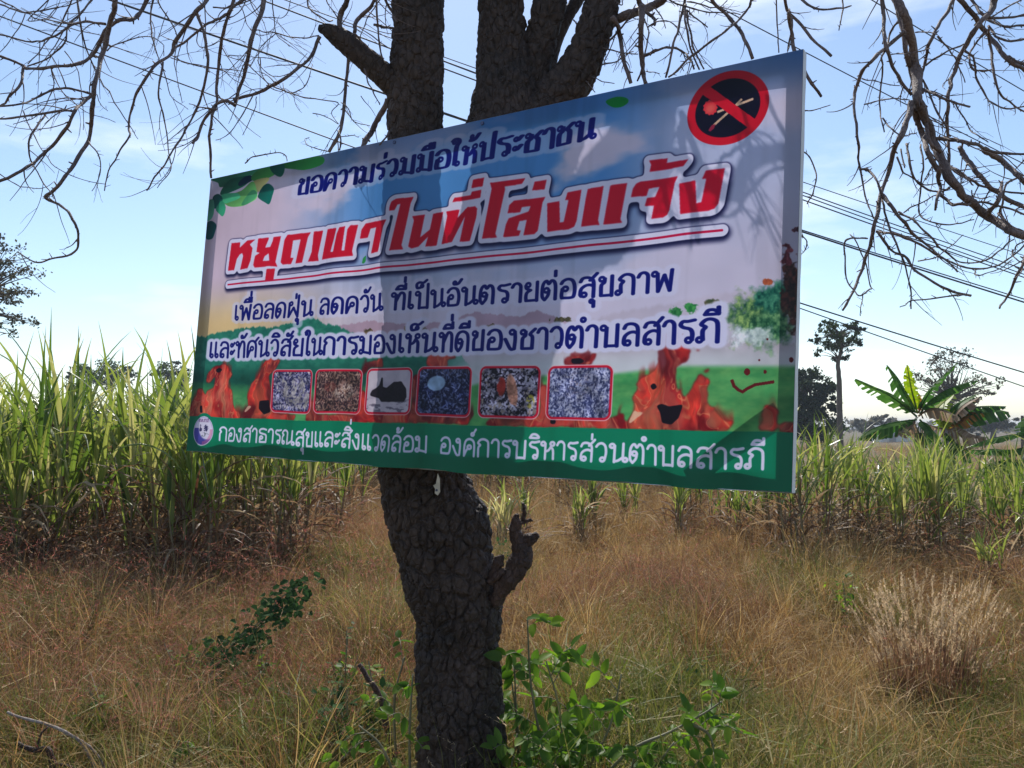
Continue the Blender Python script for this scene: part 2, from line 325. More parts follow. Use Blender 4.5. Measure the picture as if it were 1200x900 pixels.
    g = [([(130, 285), (560, 190), (720, 165), (640, 240), (470, 270), (230, 370), (190, 330)], (70, 150, 110)), ([(640, 170), (770, 150), (1080, 95), (1110, 160), (960, 215), (850, 210), (760, 200)], (60, 160, 80)),
         ([(220, 400), (300, 300), (450, 270), (500, 290), (440, 350), (370, 385), (230, 440)], (40, 120, 90)), ([(370, 330), (430, 275), (490, 270), (500, 310), (430, 345), (380, 360)], (22, 60, 80)),
         ([(490, 270), (560, 210), (660, 200), (700, 250), (640, 290), (560, 310), (500, 315)], (90, 175, 90)), ([(510, 320), (650, 290), (570, 400), (545, 410)], (214, 210, 140)),
         ([(225, 460), (400, 400), (500, 320), (540, 390), (540, 470), (460, 520), (390, 540), (280, 535)], (120, 190, 110)), ([(400, 520), (500, 400), (545, 430), (520, 480), (450, 525)], (90, 176, 120)),
         ([(220, 440), (350, 420), (390, 460), (300, 500), (250, 510)], (80, 180, 130)), ([(645, 190), (700, 165), (770, 170), (775, 230), (745, 280), (680, 250)], (26, 110, 90)), ([(550, 450), (590, 370), (640, 340), (690, 380), (680, 440), (650, 520), (610, 505), (570, 480)], (20, 110, 96)),
         ([(150, 450), (200, 430), (235, 470), (220, 520), (170, 560), (140, 520)], (20, 90, 80)), ([(175, 560), (225, 490), (262, 545), (240, 625), (200, 600)], (60, 160, 120)), ([(80, 700), (130, 665), (180, 700), (170, 760), (140, 825), (80, 815)], (14, 84, 84)), ([(100, 500), (150, 480), (160, 560), (140, 640), (90, 660)], (90, 160, 130))]
    for p, c in g:
        Q = closed(uvp(p, LO, LS)); sl_ = (slice(0, 300), slice(0, 640)); m = sm(.3, .7, blur(F(poly(Q))[sl_], 2)); ce = Q.mean(0); gr = np.clip(.5+(XX[sl_]-ce[0]+YY[sl_]-ce[1])/160, 0, 1)
        m = m[..., None]; img[sl_] = img[sl_]*(1-m)+m*c8(*c)*(.8+.4*gr[..., None])*(.9+.2*fbm(U[sl_]*12, V[sl_]*30, sum(c), 2))[..., None]
    over(sm(.35, .65, blur(F(poly(closed(uvp([(450, 236), (488, 220), (522, 224), (530, 238), (508, 256), (475, 258)], (560, 40), 3)))), 2)), c8(30, 160, 70))
    over(sm(.35, .65, blur(F(poly(uvp([(400, 738), (412, 690), (440, 665), (438, 720), (420, 738)], (370, 210), 7.5))), 2)), c8(60, 170, 90))
    # --- insets
    ins = [(318, 364.8, 432.5, 482.6), (369, 421.6, 432, 483.2), (427, 482.6, 430.3, 483.7), (489, 552, 428.5, 486), (561.6, 630.5, 427.5, 488), (639, 716, 427, 490.5)]
    def lover(mask, col): img[sl_] = img[sl_]*(1-mask[..., None])+mask[..., None]*col
    for q, (x0, x1, y0, y1) in enumerate(ins):
        a = uvp([(x0, (y0+y1)/2), (x1, (y0+y1)/2)]); b = uvp([((x0+x1)/2, y0), ((x0+x1)/2, y1)])
        X0, X1, Y0, Y1 = a[0, 0], a[1, 0], b[0, 1], b[1, 1]; cx, cy, hx, hy = (X0+X1)/2, (Y0+Y1)/2, (X1-X0)/2, (Y1-Y0)/2; R = 20
        sl_ = (slice(int(Y0)-8, int(Y1)+9), slice(int(X0)-8, int(X1)+9)); 
        X_, Y_ = XX[sl_], YY[sl_]
        sd_ = np.hypot(np.maximum(np.abs(X_-cx)-hx+R, 0), np.maximum(np.abs(Y_-cy)-hy+R, 0))-R; gx, gy = (X_-cx)/hx, (Y_-cy)/hy
        lover(sm(3, 0, sd_), c8(240, 200, 205)); lover(sm(.5, -2, sd_), c8(214, 20, 60))
        f1 = fbm(X_/5., Y_/4.6, 200+q*9, 4)*.75+.25*fbm(X_/17., Y_/13., 207+q*9, 2); f2 = fbm(X_/30., Y_/30., 300+q*9, 3); f3 = fbm(X_/3.4+Y_/9., Y_/8.-X_/12., 400+q, 3); G = np.ones_like(img[sl_])
        def mx(a_, b_, t_): return a_*(1-t_[..., None])+b_*t_[..., None]
        if q == 0:
            c_ = mx(c8(50, 50, 90), c8(190, 185, 210), sm(.42, .62, f1))
            for ex, ey, ew, eh in ((.1, -.2, .16, .42), (-.3, .05, .14, .4), (.35, .5, .2, .3), (-.05, .4, .12, .3), (.5, -.1, .15, .5), (.75, .4, .14, .4)): c_ = mx(c_, c8(220, 212, 205)*(.8+.2*f2)[..., None], sm(1.1, .8, np.hypot((gx-ex)/ew, (gy-ey)/eh))*.8)
        elif q == 1: c_ = mx(mx(c8(60, 44, 52), c8(150, 120, 110), sm(.4, .62, f3)), c8(222, 205, 190), sm(1.0, .3, np.hypot((gx-.25)/.6, gy/.55))*sm(.4, .55, f1)*.9); c_ = mx(c_, c8(130, 70, 66), sm(1, .6, np.hypot((gx+.3)/.3, (gy+.2)/.28))*.8)
        elif q == 2:
            c_ = mx(c8(190, 180, 195), c8(232, 222, 228), f2)
            c_ = mx(c_, c8(130, 122, 140), sm(.5, .62, fbm(X_/24., Y_/6., 9, 3))*sm(.2, .5, gy))
            h = [(-.80, .12), (-.72, -.05), (-.55, -.14), (-.42, -.28), (-.34, -.62), (-.28, -.6), (-.26, -.2), (-.1, -.15), (.2, -.4), (.55, -.42), (.78, -.1), (.82, .25), (.72, .45), (-.3, .45), (-.4, .3), (-.62, .24), (-.78, .2)]
            c_ = mx(c_, c8(44, 36, 48)*(.6+.8*f1)[..., None], sm(.3, .7, blur(F(poly([(cx+x*hx, cy+y*hy) for x, y in h]))[sl_], 2)))
        elif q == 3: c_ = mx(c8(24, 28, 64), c8(120, 130, 170), sm(.45, .7, f1)); c_ = mx(c_, c8(90, 80, 90), sm(-.5, -.8, gy)*.7*sm(.4, .6, f3)); c_ = mx(c_, c8(170, 200, 230)*(.75+.4*f2)[..., None], sm(1.05, .85, np.hypot((gx+.3)/.34, (gy+.35)/.32+.25*gx)))
        elif q == 4:
            c_ = mx(c8(34, 28, 44), c8(206, 198, 216), sm(.40, .62, f1)); c_ = mx(c_, c8(190, 60, 50), sm(1, .7, np.hypot((gx+.25)/.17, (gy+.2)/.42))*.95)
            c_ = mx(c_, c8(228, 160, 130)*(.7+.5*f1)[..., None], sm(1, .75, np.hypot((gx-.12-.15*gy)/.2, (gy+.05)/.7))*.9); c_ = mx(c_, c8(220, 205, 90), sm(1, .7, np.hypot((gx-.72)/.16, (gy-.35)/.3))*.9)
        else: c_ = mx(c8(52, 58, 96), c8(176, 180, 206), sm(.36, .66, fbm(X_/3.5+Y_/11., Y_/6.-X_/9., 500, 4))); c_ = mx(c_, c8(200, 170, 150), sm(.8, 0, np.hypot(gx, gy+.3))*.4*sm(.5, .6, f1))
        rr = random.Random(40+q); pal = {0: ((180, 176, 204), (70, 70, 120), (120, 112, 140), (214, 206, 200)), 1: ((190, 160, 140), (96, 66, 60), (150, 110, 100), (60, 42, 50)), 3: ((110, 124, 170), (30, 34, 74), (70, 80, 124), (150, 160, 196)), 4: ((220, 214, 230), (30, 26, 40), (120, 110, 130), (176, 160, 150)), 5: ((170, 176, 206), (60, 66, 106), (120, 124, 160), (200, 200, 216))}.get(q)
        if pal:
            hh, ww = X_.shape
            for _ in range(420):
                ax_, ay_ = rr.uniform(0, ww), rr.uniform(0, hh); an = rr.gauss(.3 if q == 5 else 1.2, 1.1); ln = rr.uniform(5, 22); wd = rr.uniform(1.2, 4.5 if q in (0, 4) else 2.8)
                gx0, gy0 = 2*ax_/ww-1, 2*ay_/hh-1
                if (q == 3 and math.hypot((gx0+.3)/.36, (gy0+.35)/.34) < 1) or (q == 4 and math.hypot((gx0-.05)/.4, (gy0+.1)/.6) < 1): continue
                a0, a1, b0, b1 = int(max(0, ax_-14)), int(min(ww, ax_+14)), int(max(0, ay_-14)), int(min(hh, ay_+14))
                if a1-a0 < 2 or b1-b0 < 2: continue
                yy, xx = np.mgrid[b0:b1, a0:a1]; p_ = (xx-ax_)*math.cos(an)+(yy-ay_)*math.sin(an); q_ = -(xx-ax_)*math.sin(an)+(yy-ay_)*math.cos(an)
                k_ = sm(1.1, .7, np.hypot(p_/(ln*.5), q_/wd+.1*np.sin(p_*.3)))[..., None]*.85; c_[b0:b1, a0:a1] = c_[b0:b1, a0:a1]*(1-k_)+k_*c8(*rr.choice(pal))
        c_ = (c_*2+np.roll(c_, 1, 0)+np.roll(c_, -1, 0)+np.roll(c_, 1, 1)+np.roll(c_, -1, 1))/6
        lg_ = fbm(X_/26., Y_/22., 900+q, 2)[..., None]; c_ = c_*(.65+.7*lg_) if q != 2 else c_
        lover(sm(-5, -8, sd_), np.clip(c_, 0, 1))
    # --- no-fire sign
    e = uvp([(804.3, 138), (901, 112), (868, 80), (846, 169.7)]); cx = (e[0, 0]+e[1, 0])/2; cy = (e[2, 1]+e[3, 1])/2; rx = (e[1, 0]-e[0, 0])/2; ry = (e[3, 1]-e[2, 1])/2
    dd = np.hypot((XX-cx)/rx, (YY-cy)/ry); over(sm(1.01, .99, dd), c8(214, 24, 52)); over(sm(.8, .78, dd), c8(22, 20, 44))
    Z8 = lambda p: uvp(p, (790, 65), 7.5)
    a_ = np.linspace(0, 2*math.pi, 40, endpoint=False); over(sm(.3, .7, blur(F(poly(Z8([(316+(62+7*math.cos(t*11))*math.cos(t), 455+(66+7*math.cos(t*11))*math.sin(t)) for t in a_]))), 1)), c8(226, 60, 70))
    over(.6*sm(1.0, .2, np.hypot(*[(A-B)/18 for A, B in zip((XX, YY), Z8([(316, 465)])[0])])), c8(240, 130, 110))
    over(F(line(Z8([(385, 493), (683, 373)]), 6)), c8(226, 190, 160)); over(F(line(Z8([(355, 605), (500, 470), (585, 380)]), 6)), c8(216, 180, 150)); over(F(poly(Z8([(300, 655), (330, 610), (362, 600), (350, 640), (315, 668)]))), c8(150, 40, 70))
    over(F(line(Z8([(262, 290), (690, 600)]), 24)), c8(214, 24, 52)*1.0)
    # --- blue and white wording: looped Thai letters drawn as strokes (x-height 1); 'o' entries are the head loops
    o = 'o'; T1 = [(.25, .87), (.25, 0)]; H1 = (o, .13, .87, .105); RS = [(.66, 0), (.66, 1)]
    LO_ = [(.12, .8), (.2, .96), (.38, 1.0), (.56, .92), (.64, .7), (.64, 0)]; LB = [(.64, .55), (.48, .62), (.3, .58), (.15, .42), (.12, .15), (.17, .05)]
    KO = [(.1, 0), (.1, .6), (.18, .9), (.38, 1), (.58, .9), (.66, .65), (.66, 0)]
    GL = {'ก': (.78, [(.1, 0), (.1, .5), (.2, .66), (.08, .78), (.2, .96), (.4, 1), (.6, .88), (.64, .65), (.64, 0)]), 'ข': (.72, (o, .18, .86, .105), [(.29, .88), (.27, .68), (.16, .54), (.16, .03)], [(.16, .03), (.56, .03)], [(.57, 0), (.57, 1)]),
          'ค': (.8, KO, (o, .38, .52, .11), [(.1, 0), (.2, .28), (.3, .44)]), 'ง': (.64, (o, .34, .86, .11), [(.45, .88), (.48, .5), (.46, .02)], [(.46, .02), (.3, .03), (.06, .52)]),
          'ช': (.74, (o, .16, .84, .105), [(.27, .86), (.26, .66), (.15, .52), (.15, .03)], [(.15, .03), (.55, .03)], [(.56, .03), (.56, .58), (.46, .74), (.66, .98)]),
          'ณ': (1.14, (o, .2, .12, .1), [(.09, .12), (.09, .5), (.19, .66), (.07, .78), (.18, .96), (.34, 1), (.5, .88), (.52, .6), (.52, .05)], [(.52, .05), (.66, .12), (.9, .3)], (o, 1.0, .13, .1), [(.9, .15), (.9, 1)]),
          'ด': (.8, [(.2, 0), (.09, .2), (.09, .62), (.18, .9), (.38, 1), (.58, .9), (.66, .65), (.66, 0)], (o, .27, .5, .11), [(.2, 0), (.34, .22), (.38, .48)]),
          'ต': (.8, [(.2, 0), (.09, .2), (.09, .68), (.16, .92), (.27, .99), (.37, .83), (.48, .99), (.6, .92), (.66, .65), (.66, 0)], (o, .27, .5, .11), [(.2, 0), (.34, .22), (.38, .48)]),
          'ท': (.8, H1, T1, [(.25, .45), (.4, .85), (.5, .99), (.62, .92), (.66, .7), (.66, 0)]), 'ธ': (.72, [(.6, .94), (.4, 1), (.2, .97), (.1, .84), (.16, .7), (.34, .64), (.54, .58), (.6, .42), (.58, .03)], [(.58, .03), (.14, .03)], [(.14, .03), (.14, .36)], (o, .24, .36, .1)),
          'น': (.84, H1, T1, [(.25, .03), (.42, .08), (.6, .24)], [(.62, 1), (.62, .15)], (o, .72, .13, .1)), 'บ': (.8, H1, T1, [(.25, .03), (.66, .03)], RS), 'ป': (.8, H1, T1, [(.25, .03), (.66, .03)], [(.66, 0), (.66, 1.38)]),
          'พ': (.92, H1, [(.24, .87), (.28, 0)], [(.28, 0), (.5, .78)], [(.5, .78), (.72, 0)], [(.72, 0), (.78, 1)]), 'ฝ': (.92, (o, .26, .87, .105), [(.15, .92), (.15, 0)], [(.15, 0), (.44, .6)], [(.44, .6), (.74, 0)], [(.74, 0), (.74, 1.38)]),
          'ภ': (.82, (o, .1, .12, .1), [(.21, .12), (.2, .5), (.29, .66), (.15, .78), (.28, .96), (.46, 1), (.64, .9), (.69, .65), (.69, 0)]), 'ม': (.82, H1, [(.25, .87), (.25, .14)], (o, .14, .13, .1), [(.25, .12), (.66, .03)], RS),
          'ย': (.76, (o, .2, .87, .105), [(.1, .84), (.14, .68), (.32, .58)], [(.32, .58), (.16, .46), (.12, .25), (.14, .03)], [(.14, .03), (.6, .03)], [(.61, 0), (.61, 1)]),
          'ร': (.64, (o, .38, .12, .105), [(.49, .13), (.5, .42), (.42, .6), (.2, .68), (.1, .8), (.18, .94), (.34, .94), (.56, .99)]), 'ล': (.78, LO_, LB, (o, .27, .13, .105)), 'ว': (.66, (o, .38, .12, .105), [(.49, .15), (.53, .5), (.48, .85), (.33, 1), (.17, .96), (.07, .82)]),
          'ศ': (.82, KO, (o, .38, .52, .11), [(.1, 0), (.2, .28), (.3, .44)], [(.56, .9), (.68, 1.05), (.8, 1.18)]), 'ส': (.78, LO_, LB, (o, .27, .13, .105), [(.5, .85), (.64, 1.02), (.76, 1.18)]),
          'ห': (.8, H1, T1, [(.25, .42), (.42, .5), (.54, .72)], (o, .6, .86, .105), [(.52, .68), (.64, .5), (.66, 0)]), 'อ': (.76, (o, .27, .5, .11), [(.15, .5), (.12, .2), (.14, .03)], [(.14, .03), (.5, .03), (.62, .12), (.65, .55), (.56, .9), (.36, 1), (.18, .92), (.1, .78)]),
          'ะ': (.44, (o, .13, .78, .09), [(.2, .72), (.34, .92)], (o, .13, .3, .09), [(.2, .24), (.34, .44)]), 'า': (.54, [(.05, .8), (.13, .96), (.28, 1), (.4, .88), (.42, .65), (.42, 0)]), 'ำ': (.54, (o, -.12, 1.3, .09), [(.05, .8), (.13, .96), (.28, 1), (.4, .88), (.42, .65), (.42, 0)]),
          'เ': (.4, [(.13, 1), (.13, .12)], (o, .24, .13, .105)), 'แ': (.78, [(.13, 1), (.13, .12)], (o, .24, .13, .105), [(.51, 1), (.51, .12)], (o, .62, .13, .105)),
          'ใ': (.42, (o, .28, .12, .1), [(.17, .1), (.17, 1.0), (.27, 1.25), (.24, 1.42), (.1, 1.48), (0, 1.38)], (o, .06, 1.3, .07)), '.': (.3, [(.1, .03), (.14, .03)]),
          '\u0e34': (0, [(-.56, 1.2), (-.45, 1.38), (-.25, 1.38), (-.12, 1.2), (-.56, 1.2)]), '\u0e35': (0, [(-.56, 1.2), (-.45, 1.38), (-.25, 1.38), (-.12, 1.22), (-.56, 1.2)], [(-.12, 1.2), (-.12, 1.5)]),
          '\u0e37': (0, [(-.58, 1.2), (-.47, 1.38), (-.27, 1.38), (-.12, 1.22), (-.58, 1.2)], [(-.12, 1.2), (-.12, 1.5)], [(-.26, 1.3), (-.26, 1.5)]), '\u0e31': (0, (o, -.34, 1.28, .08), [(-.28, 1.2), (-.16, 1.24), (-.02, 1.46)]),
          '\u0e38': (0, (o, -.2, -.22, .08), [(-.12, -.22), (-.12, -.5)]), '\u0e48': (0, [(-.16, 1.22), (-.16, 1.48)]), '\u0e49': (0, (o, -.38, 1.42, .07), [(-.36, 1.34), (-.42, 1.22), (-.24, 1.24), (-.06, 1.5)]),
          '\u0e4c': (0, (o, -.26, 1.28, .08), [(-.2, 1.34), (-.08, 1.56)]), '\u0e47': (0, (o, -.26, 1.3, .075), [(-.3, 1.22), (-.5, 1.2), (-.54, 1.42), (-.4, 1.52), (-.2, 1.48), (-.02, 1.62)])}
    UP = '\u0e31\u0e34\u0e35\u0e37\u0e47'; TONE = '\u0e48\u0e49\u0e4c'
    def text(s, u0, u1, v, xh, wy, ax=1.0, shear=0.0):
        "distance field of the wording, in pixels beyond the stroke's half width wy"
        x = 0; pl = []; up = False; base = ''
        for ch in s:
            dx = -.2 if (ch in UP or ch in TONE) and base in ('ฝ', 'ป') else 0
            if ch != ' ': pl.append((ch, x+dx, .36 if ch in TONE and up else 0))
            x += .4 if ch == ' ' else GL[ch][0]
            if ch in UP: up = True
            elif ch not in TONE and ch != '\u0e38': up = False; base = ch
        sx = (u1-u0)*1024/(x-.12); sy = xh*1024; D = np.full((THt, TW), 99., np.float32); hw = wy/sy
        for ch, gx, gy in pl:
            for st_ in GL[ch][1:]:
                if st_[0] == 'o': q = np.array([(st_[1]+st_[3]*math.cos(a)*.95, st_[2]+st_[3]*math.sin(a)) for a in np.linspace(0, 2*math.pi, 13)])
                else: q = np.array(st_ if len(st_) < 3 else smooth_path(st_, 4))
                y = hw+q[:, 1]*(1-2*hw) if True else q[:, 1]
                stroke(D, list(zip(u0*1024+(q[:, 0]-.06+gx+shear*(y+gy))*sx, v*1024-(y+gy)*sy)), 1.0 if st_[0] == 'o' else ax)
        return D-wy
    navy = c8(10, 22, 124)
    def blue(s, u0, u1, v, xh, wy, ax, halo, a, shear=0.0):
        D = text(s, u0, u1, v, xh, wy, ax, shear); over(sm(halo+4, halo-3, D)*a, c8(224, 222, 244)); over(sm(.8, -.8, D), navy)
    blue('ขอความร่วมมือให้ประชาชน', .447, 1.508, .125,   .062, 3.6, 2.4, 11, .45, .06)
    blue('เพื่อลดฝุ่น ลดควัน ที่เป็นอันตรายต่อสุขภาพ', .196, 1.729, .540, .058, 3.7, 1.5, 10, .7)
    blue('และทัศนวิสัยในการมองเห็นที่ดีของชาวตำบลสารภี', .075, 1.841, .6695, .062, 3.8, 1.5, 11, .97)
    D = np.minimum(text('กองสาธารณสุขและสิ่งแวดล้อม', .167, 1.041, .957, .052, 3.5), text('องค์การบริหารส่วนตำบลสารภี', 1.085, 1.943, .956, .052, 3.5)); over(sm(.8, -.8, D), c8(236, 232, 250))
    D = text('อบต.สารภี', (lc[0]-lrx*.52)/1024, (lc[0]+lrx*.52)/1024, (lc[1]-lry*.6)/1024, .0115, 1.0); over(sm(.5, -.5, D)*.7, c8(110, 60, 120))
    # --- red headline: letters traced one by one
    za, zb, zc, zd, ze = (250, 220), (370, 210), (490, 190), (600, 180), (720, 170)
    red = [(za, [(165, 488), (245, 482), (240, 530), (310, 465), (374, 457), (330, 500), (352, 532), (335, 640), (310, 708), (245, 722), (272, 600), (262, 575), (240, 590), (215, 625), (190, 725), (135, 730)]),
           (za, [(400, 448), (492, 438), (485, 462), (458, 525), (500, 520), (522, 470), (530, 434), (592, 425), (560, 560), (540, 650), (556, 690), (490, 686), (368, 702), (356, 680), (372, 600), (412, 572), (384, 565)]), (za, [(465, 712), (536, 708), (520, 808), (450, 815)]),
           (za, [(645, 412), (844, 387), (820, 430), (770, 655), (712, 660), (758, 450), (692, 460), (668, 610), (694, 614), (672, 665), (600, 672), (584, 650), (620, 455)]), (za, [(870, 380), (954, 372), (908, 590), (917, 638), (821, 645), (852, 560)]),
           (zb, [(100, 437), (188, 430), (168, 520), (135, 640), (160, 640), (192, 480), (215, 425), (265, 415), (235, 628), (258, 628), (284, 440), (310, 405), (370, 400), (320, 630), (328, 672), (50, 705), (65, 620)]),
           (zb, [(435, 385), (636, 360), (608, 420), (570, 600), (560, 640), (490, 652), (540, 425), (482, 432), (455, 510), (385, 520), (398, 440)]),
           (zb, [(680, 200), (720, 175), (860, 155), (835, 210), (757, 580), (770, 615), (660, 630), (668, 600), (752, 218), (728, 226), (705, 275), (660, 282), (665, 240)]),
           (zb, [(848, 325), (956, 310), (915, 510), (1000, 440), (1028, 300), (1115, 285), (1060, 580), (960, 590), (985, 500), (900, 590), (840, 606), (812, 590), (862, 360)]),
           (zc, [(242, 430), (362, 415), (345, 490), (430, 395), (500, 388), (520, 408), (512, 480), (455, 692), (368, 700), (412, 470), (300, 700), (205, 720), (252, 470)]),
           (zc, [(315, 310), (460, 288), (470, 258), (558, 245), (548, 312), (295, 350)]), (zc, [(480, 152), (584, 137), (570, 212), (466, 225)]),
           (zc, [(638, 185), (937, 137), (908, 187), (762, 215), (765, 240), (678, 630), (692, 660), (563, 672), (652, 235)]),
           (zc, [(840, 336), (1108, 300), (1082, 350), (1040, 595), (1008, 626), (915, 635), (945, 500), (882, 513), (858, 592), (892, 597), (875, 642), (743, 655), (768, 545), (792, 492), (962, 428), (980, 378), (905, 390), (888, 436), (784, 446), (800, 375)]),
           (zc, [(1015, 168), (1121, 150), (1102, 232), (994, 243)]), (zd, [(300, 432), (412, 415), (415, 602), (450, 598), (497, 405), (465, 406), (488, 340), (617, 322), (568, 590), (545, 640), (500, 660), (301, 683)]),
           (zd, [(675, 315), (812, 290), (757, 585), (768, 624), (608, 643), (655, 400)]), (zd, [(870, 282), (1012, 260), (947, 575), (963, 602), (801, 621), (850, 380)]),
           (ze, [(225, 318), (552, 267), (525, 320), (478, 570), (458, 610), (420, 632), (318, 643), (340, 525), (260, 530), (280, 458), (350, 450), (388, 360), (295, 376), (275, 440), (143, 453), (160, 380), (190, 335)]),
           (ze, [(298, 130), (458, 106), (450, 150), (647, 119), (600, 180), (303, 229), (316, 165)]), (ze, [(566, 335), (712, 311), (722, 512), (765, 505), (808, 295), (772, 296), (803, 225), (966, 199), (912, 510), (880, 555), (830, 576), (580, 608)])]
    rm = np.zeros((THt, TW), bool)
    for o, p in red: poly(uvp(p, o, 7.5), rm)
    hole = F(poly(uvp([(452, 600), (486, 575), (490, 640), (434, 643)], za, 7.5)))
    rm = F(rm)*(1-hole)
    top = slice(130, 470); hl = uvp([(268, 333.7), (846, 269.8)]); Db = np.full((THt, TW), 99., np.float32); stroke(Db, [hl[0], hl[1]])
    rt = rm[top]; white = sm(.4, .6, blur(dil(rt, 14), 5)); white = np.maximum(white, sm(15.8, 14.2, Db[top]))
    sub = img[top]
    def lay(m_, col_): sub[:] = sub*(1-m_[..., None])+m_[..., None]*col_
    lay(np.clip(blur(np.roll(np.roll(dil(white, 3), 8, 0), 2, 1), 6)*1.15, 0, 1)*.88, c8(20, 20, 66)); lay(np.clip(blur(dil(white, 2), 1), 0, 1)*.8, c8(30, 26, 80)); lay(white, c8(232, 228, 246))
    lay(np.clip(blur(rt, 1), 0, 1), c8(222, 20, 58)); lay(sm(3.4, 2.6, Db[top]), c8(214, 20, 80))
    du = fbm(U*3, V*1.2, 808, 4); st_ = fbm(U*26, V*2.2, 818, 3); img[:] = img*(1-.05*sm(.45, .75, du)[..., None])*(1-.045*sm(.55, .8, st_)[..., None])
    img[:] = np.clip(img, 0, 1)
    return img

def print_image():
    a = make_print(); im = bpy.data.images.new('banner_print', TW, THt); buf = np.ones((THt, TW, 4), np.float32); buf[..., :3] = a[::-1]
    im.pixels.foreach_set(buf.ravel()); im.update(); im.pack(); return im

# ------------------------------------------------------------------ banner: vinyl sheet on a wooden stretcher frame
def C2W(x, y, z): return CR*x - CU*y + CF*z
BU = C2W(.83325, -.00161, -.55290).normalized(); BV = C2W(-.05724, .99461, -.08641); BV = (BV - BU*BV.dot(BU)).normalized()
BN = BU.cross(BV).normalized()
if BN.dot(EYE) - BN.dot(EYE + C2W(-.27, -.3, 2.95)) < 0: BN = -BN       # towards the viewer
B0 = EYE + C2W(-1.334, -.907, 3.659); BW, BH = 2.552, 1.2
def BP(u, v, w=0.0): return B0 + BU*u + BV*v + BN*w

m, t, o = mat('printed_vinyl')
tx = t.nodes.new('ShaderNodeTexImage'); tx.image = print_image(); tx.interpolation = 'Cubic'; tx.extension = 'EXTEND'
um = t.nodes.new('ShaderNodeUVMap'); um.uv_map = 'UVMap'; t.links.new(um.outputs[0], tx.inputs[0])
df = t.nodes.new('ShaderNodeBsdfDiffuse'); tl = t.nodes.new('ShaderNodeBsdfTranslucent'); gl = t.nodes.new('ShaderNodeBsdfGlossy'); gl.inputs['Roughness'].default_value = .35
wn = t.nodes.new('ShaderNodeTexNoise'); wn.inputs['Scale'].default_value = 900; wb = t.nodes.new('ShaderNodeBump'); wb.inputs['Strength'].default_value = .15; wb.inputs['Distance'].default_value = .0005
gm = t.nodes.new('ShaderNodeGamma'); gm.inputs[1].default_value = 1.12; t.links.new(tx.outputs[0], gm.inputs[0])
sc_ = t.nodes.new('ShaderNodeMixRGB'); sc_.blend_type = 'MULTIPLY'; sc_.inputs[0].default_value = 1; sc_.inputs[2].default_value = (.90, .90, .97, 1); t.links.new(gm.outputs[0], sc_.inputs[1])
t.links.new(wn.outputs[0], wb.inputs['Height']); t.links.new(wb.outputs[0], gl.inputs['Normal'])
t.links.new(sc_.outputs[0], df.inputs[0]); t.links.new(sc_.outputs[0], tl.inputs[0])
x1 = t.nodes.new('ShaderNodeMixShader'); x1.inputs[0].default_value = .48; t.links.new(df.outputs[0], x1.inputs[1]); t.links.new(tl.outputs[0], x1.inputs[2])
x2 = t.nodes.new('ShaderNodeMixShader'); x2.inputs[0].default_value = .02; t.links.new(x1.outputs[0], x2.inputs[1]); t.links.new(gl.outputs[0], x2.inputs[2]); t.links.new(x2.outputs[0], o.inputs[0])
M_VINYL = m
M_HEM = simple('white_vinyl_hem', (.72, .74, .78), .5, var=.06); M_WOOD = simple('frame_timber', (.22, .15, .09), .8, var=.3, scale=30)
M_NAIL = simple('nail_steel', (.08, .10, .18), .4, .6)

ban = empty('banner', BP(BW/2, BH, -.03))
tag(ban, 'large printed vinyl banner with red Thai headline and flames nailed across the tree trunk', 'banner')
bi = Matrix.Translation(-ban.location)
def bchild(o): o.parent = ban; o.matrix_parent_inverse = bi; return o
NX, NY = 150, 72; me = bpy.data.meshes.new('printed_sheet'); vs = []; fs = []; uvs = []
def wrinkle(u, v):
    a, b = u/BW, v/BH; edge = min(1, 14*a, 14*(1-a)); eb = min(1, 14*b)
    w = .0045*math.sin(u*17+1.3*math.sin(v*3.1)+mn.noise(Vector((u*2, v*2, 0)))*3) + .014*mn.noise(Vector((u*1.9, v*1.3, 3))) + .0045*mn.noise(Vector((u*9, v*2.2, 7)))
    lo = max(0, (b-.86)/.14); w += lo*.006*math.sin(u*23+2*mn.noise(Vector((u*3, 0, 1))))
    return max(w*edge*eb, -.0075+.0*w)
for j in range(NY+1):
    for i in range(NX+1):
        u, v = BW*i/NX, BH*j/NY; sag = .008*math.sin(math.pi*i/NX)*(j/NY)**3 + .008*mn.noise(Vector((u*5, v, 9)))*(j/NY)**6
        vs.append(tuple(BP(u, v+sag, wrinkle(u, v)))); uvs.append((i/NX, 1-j/NY))
for j in range(NY):
    for i in range(NX): n = j*(NX+1)+i; fs.append((n, n+NX+1, n+NX+2, n+1))
me.from_pydata(vs, [], fs); me.materials.append(M_VINYL); ul = me.uv_layers.new(name='UVMap')
for lp in me.loops: ul.data[lp.index].uv = uvs[lp.vertex_index]
me.polygons.foreach_set('use_smooth', [True]*len(fs)); bchild(link('printed_sheet', me))
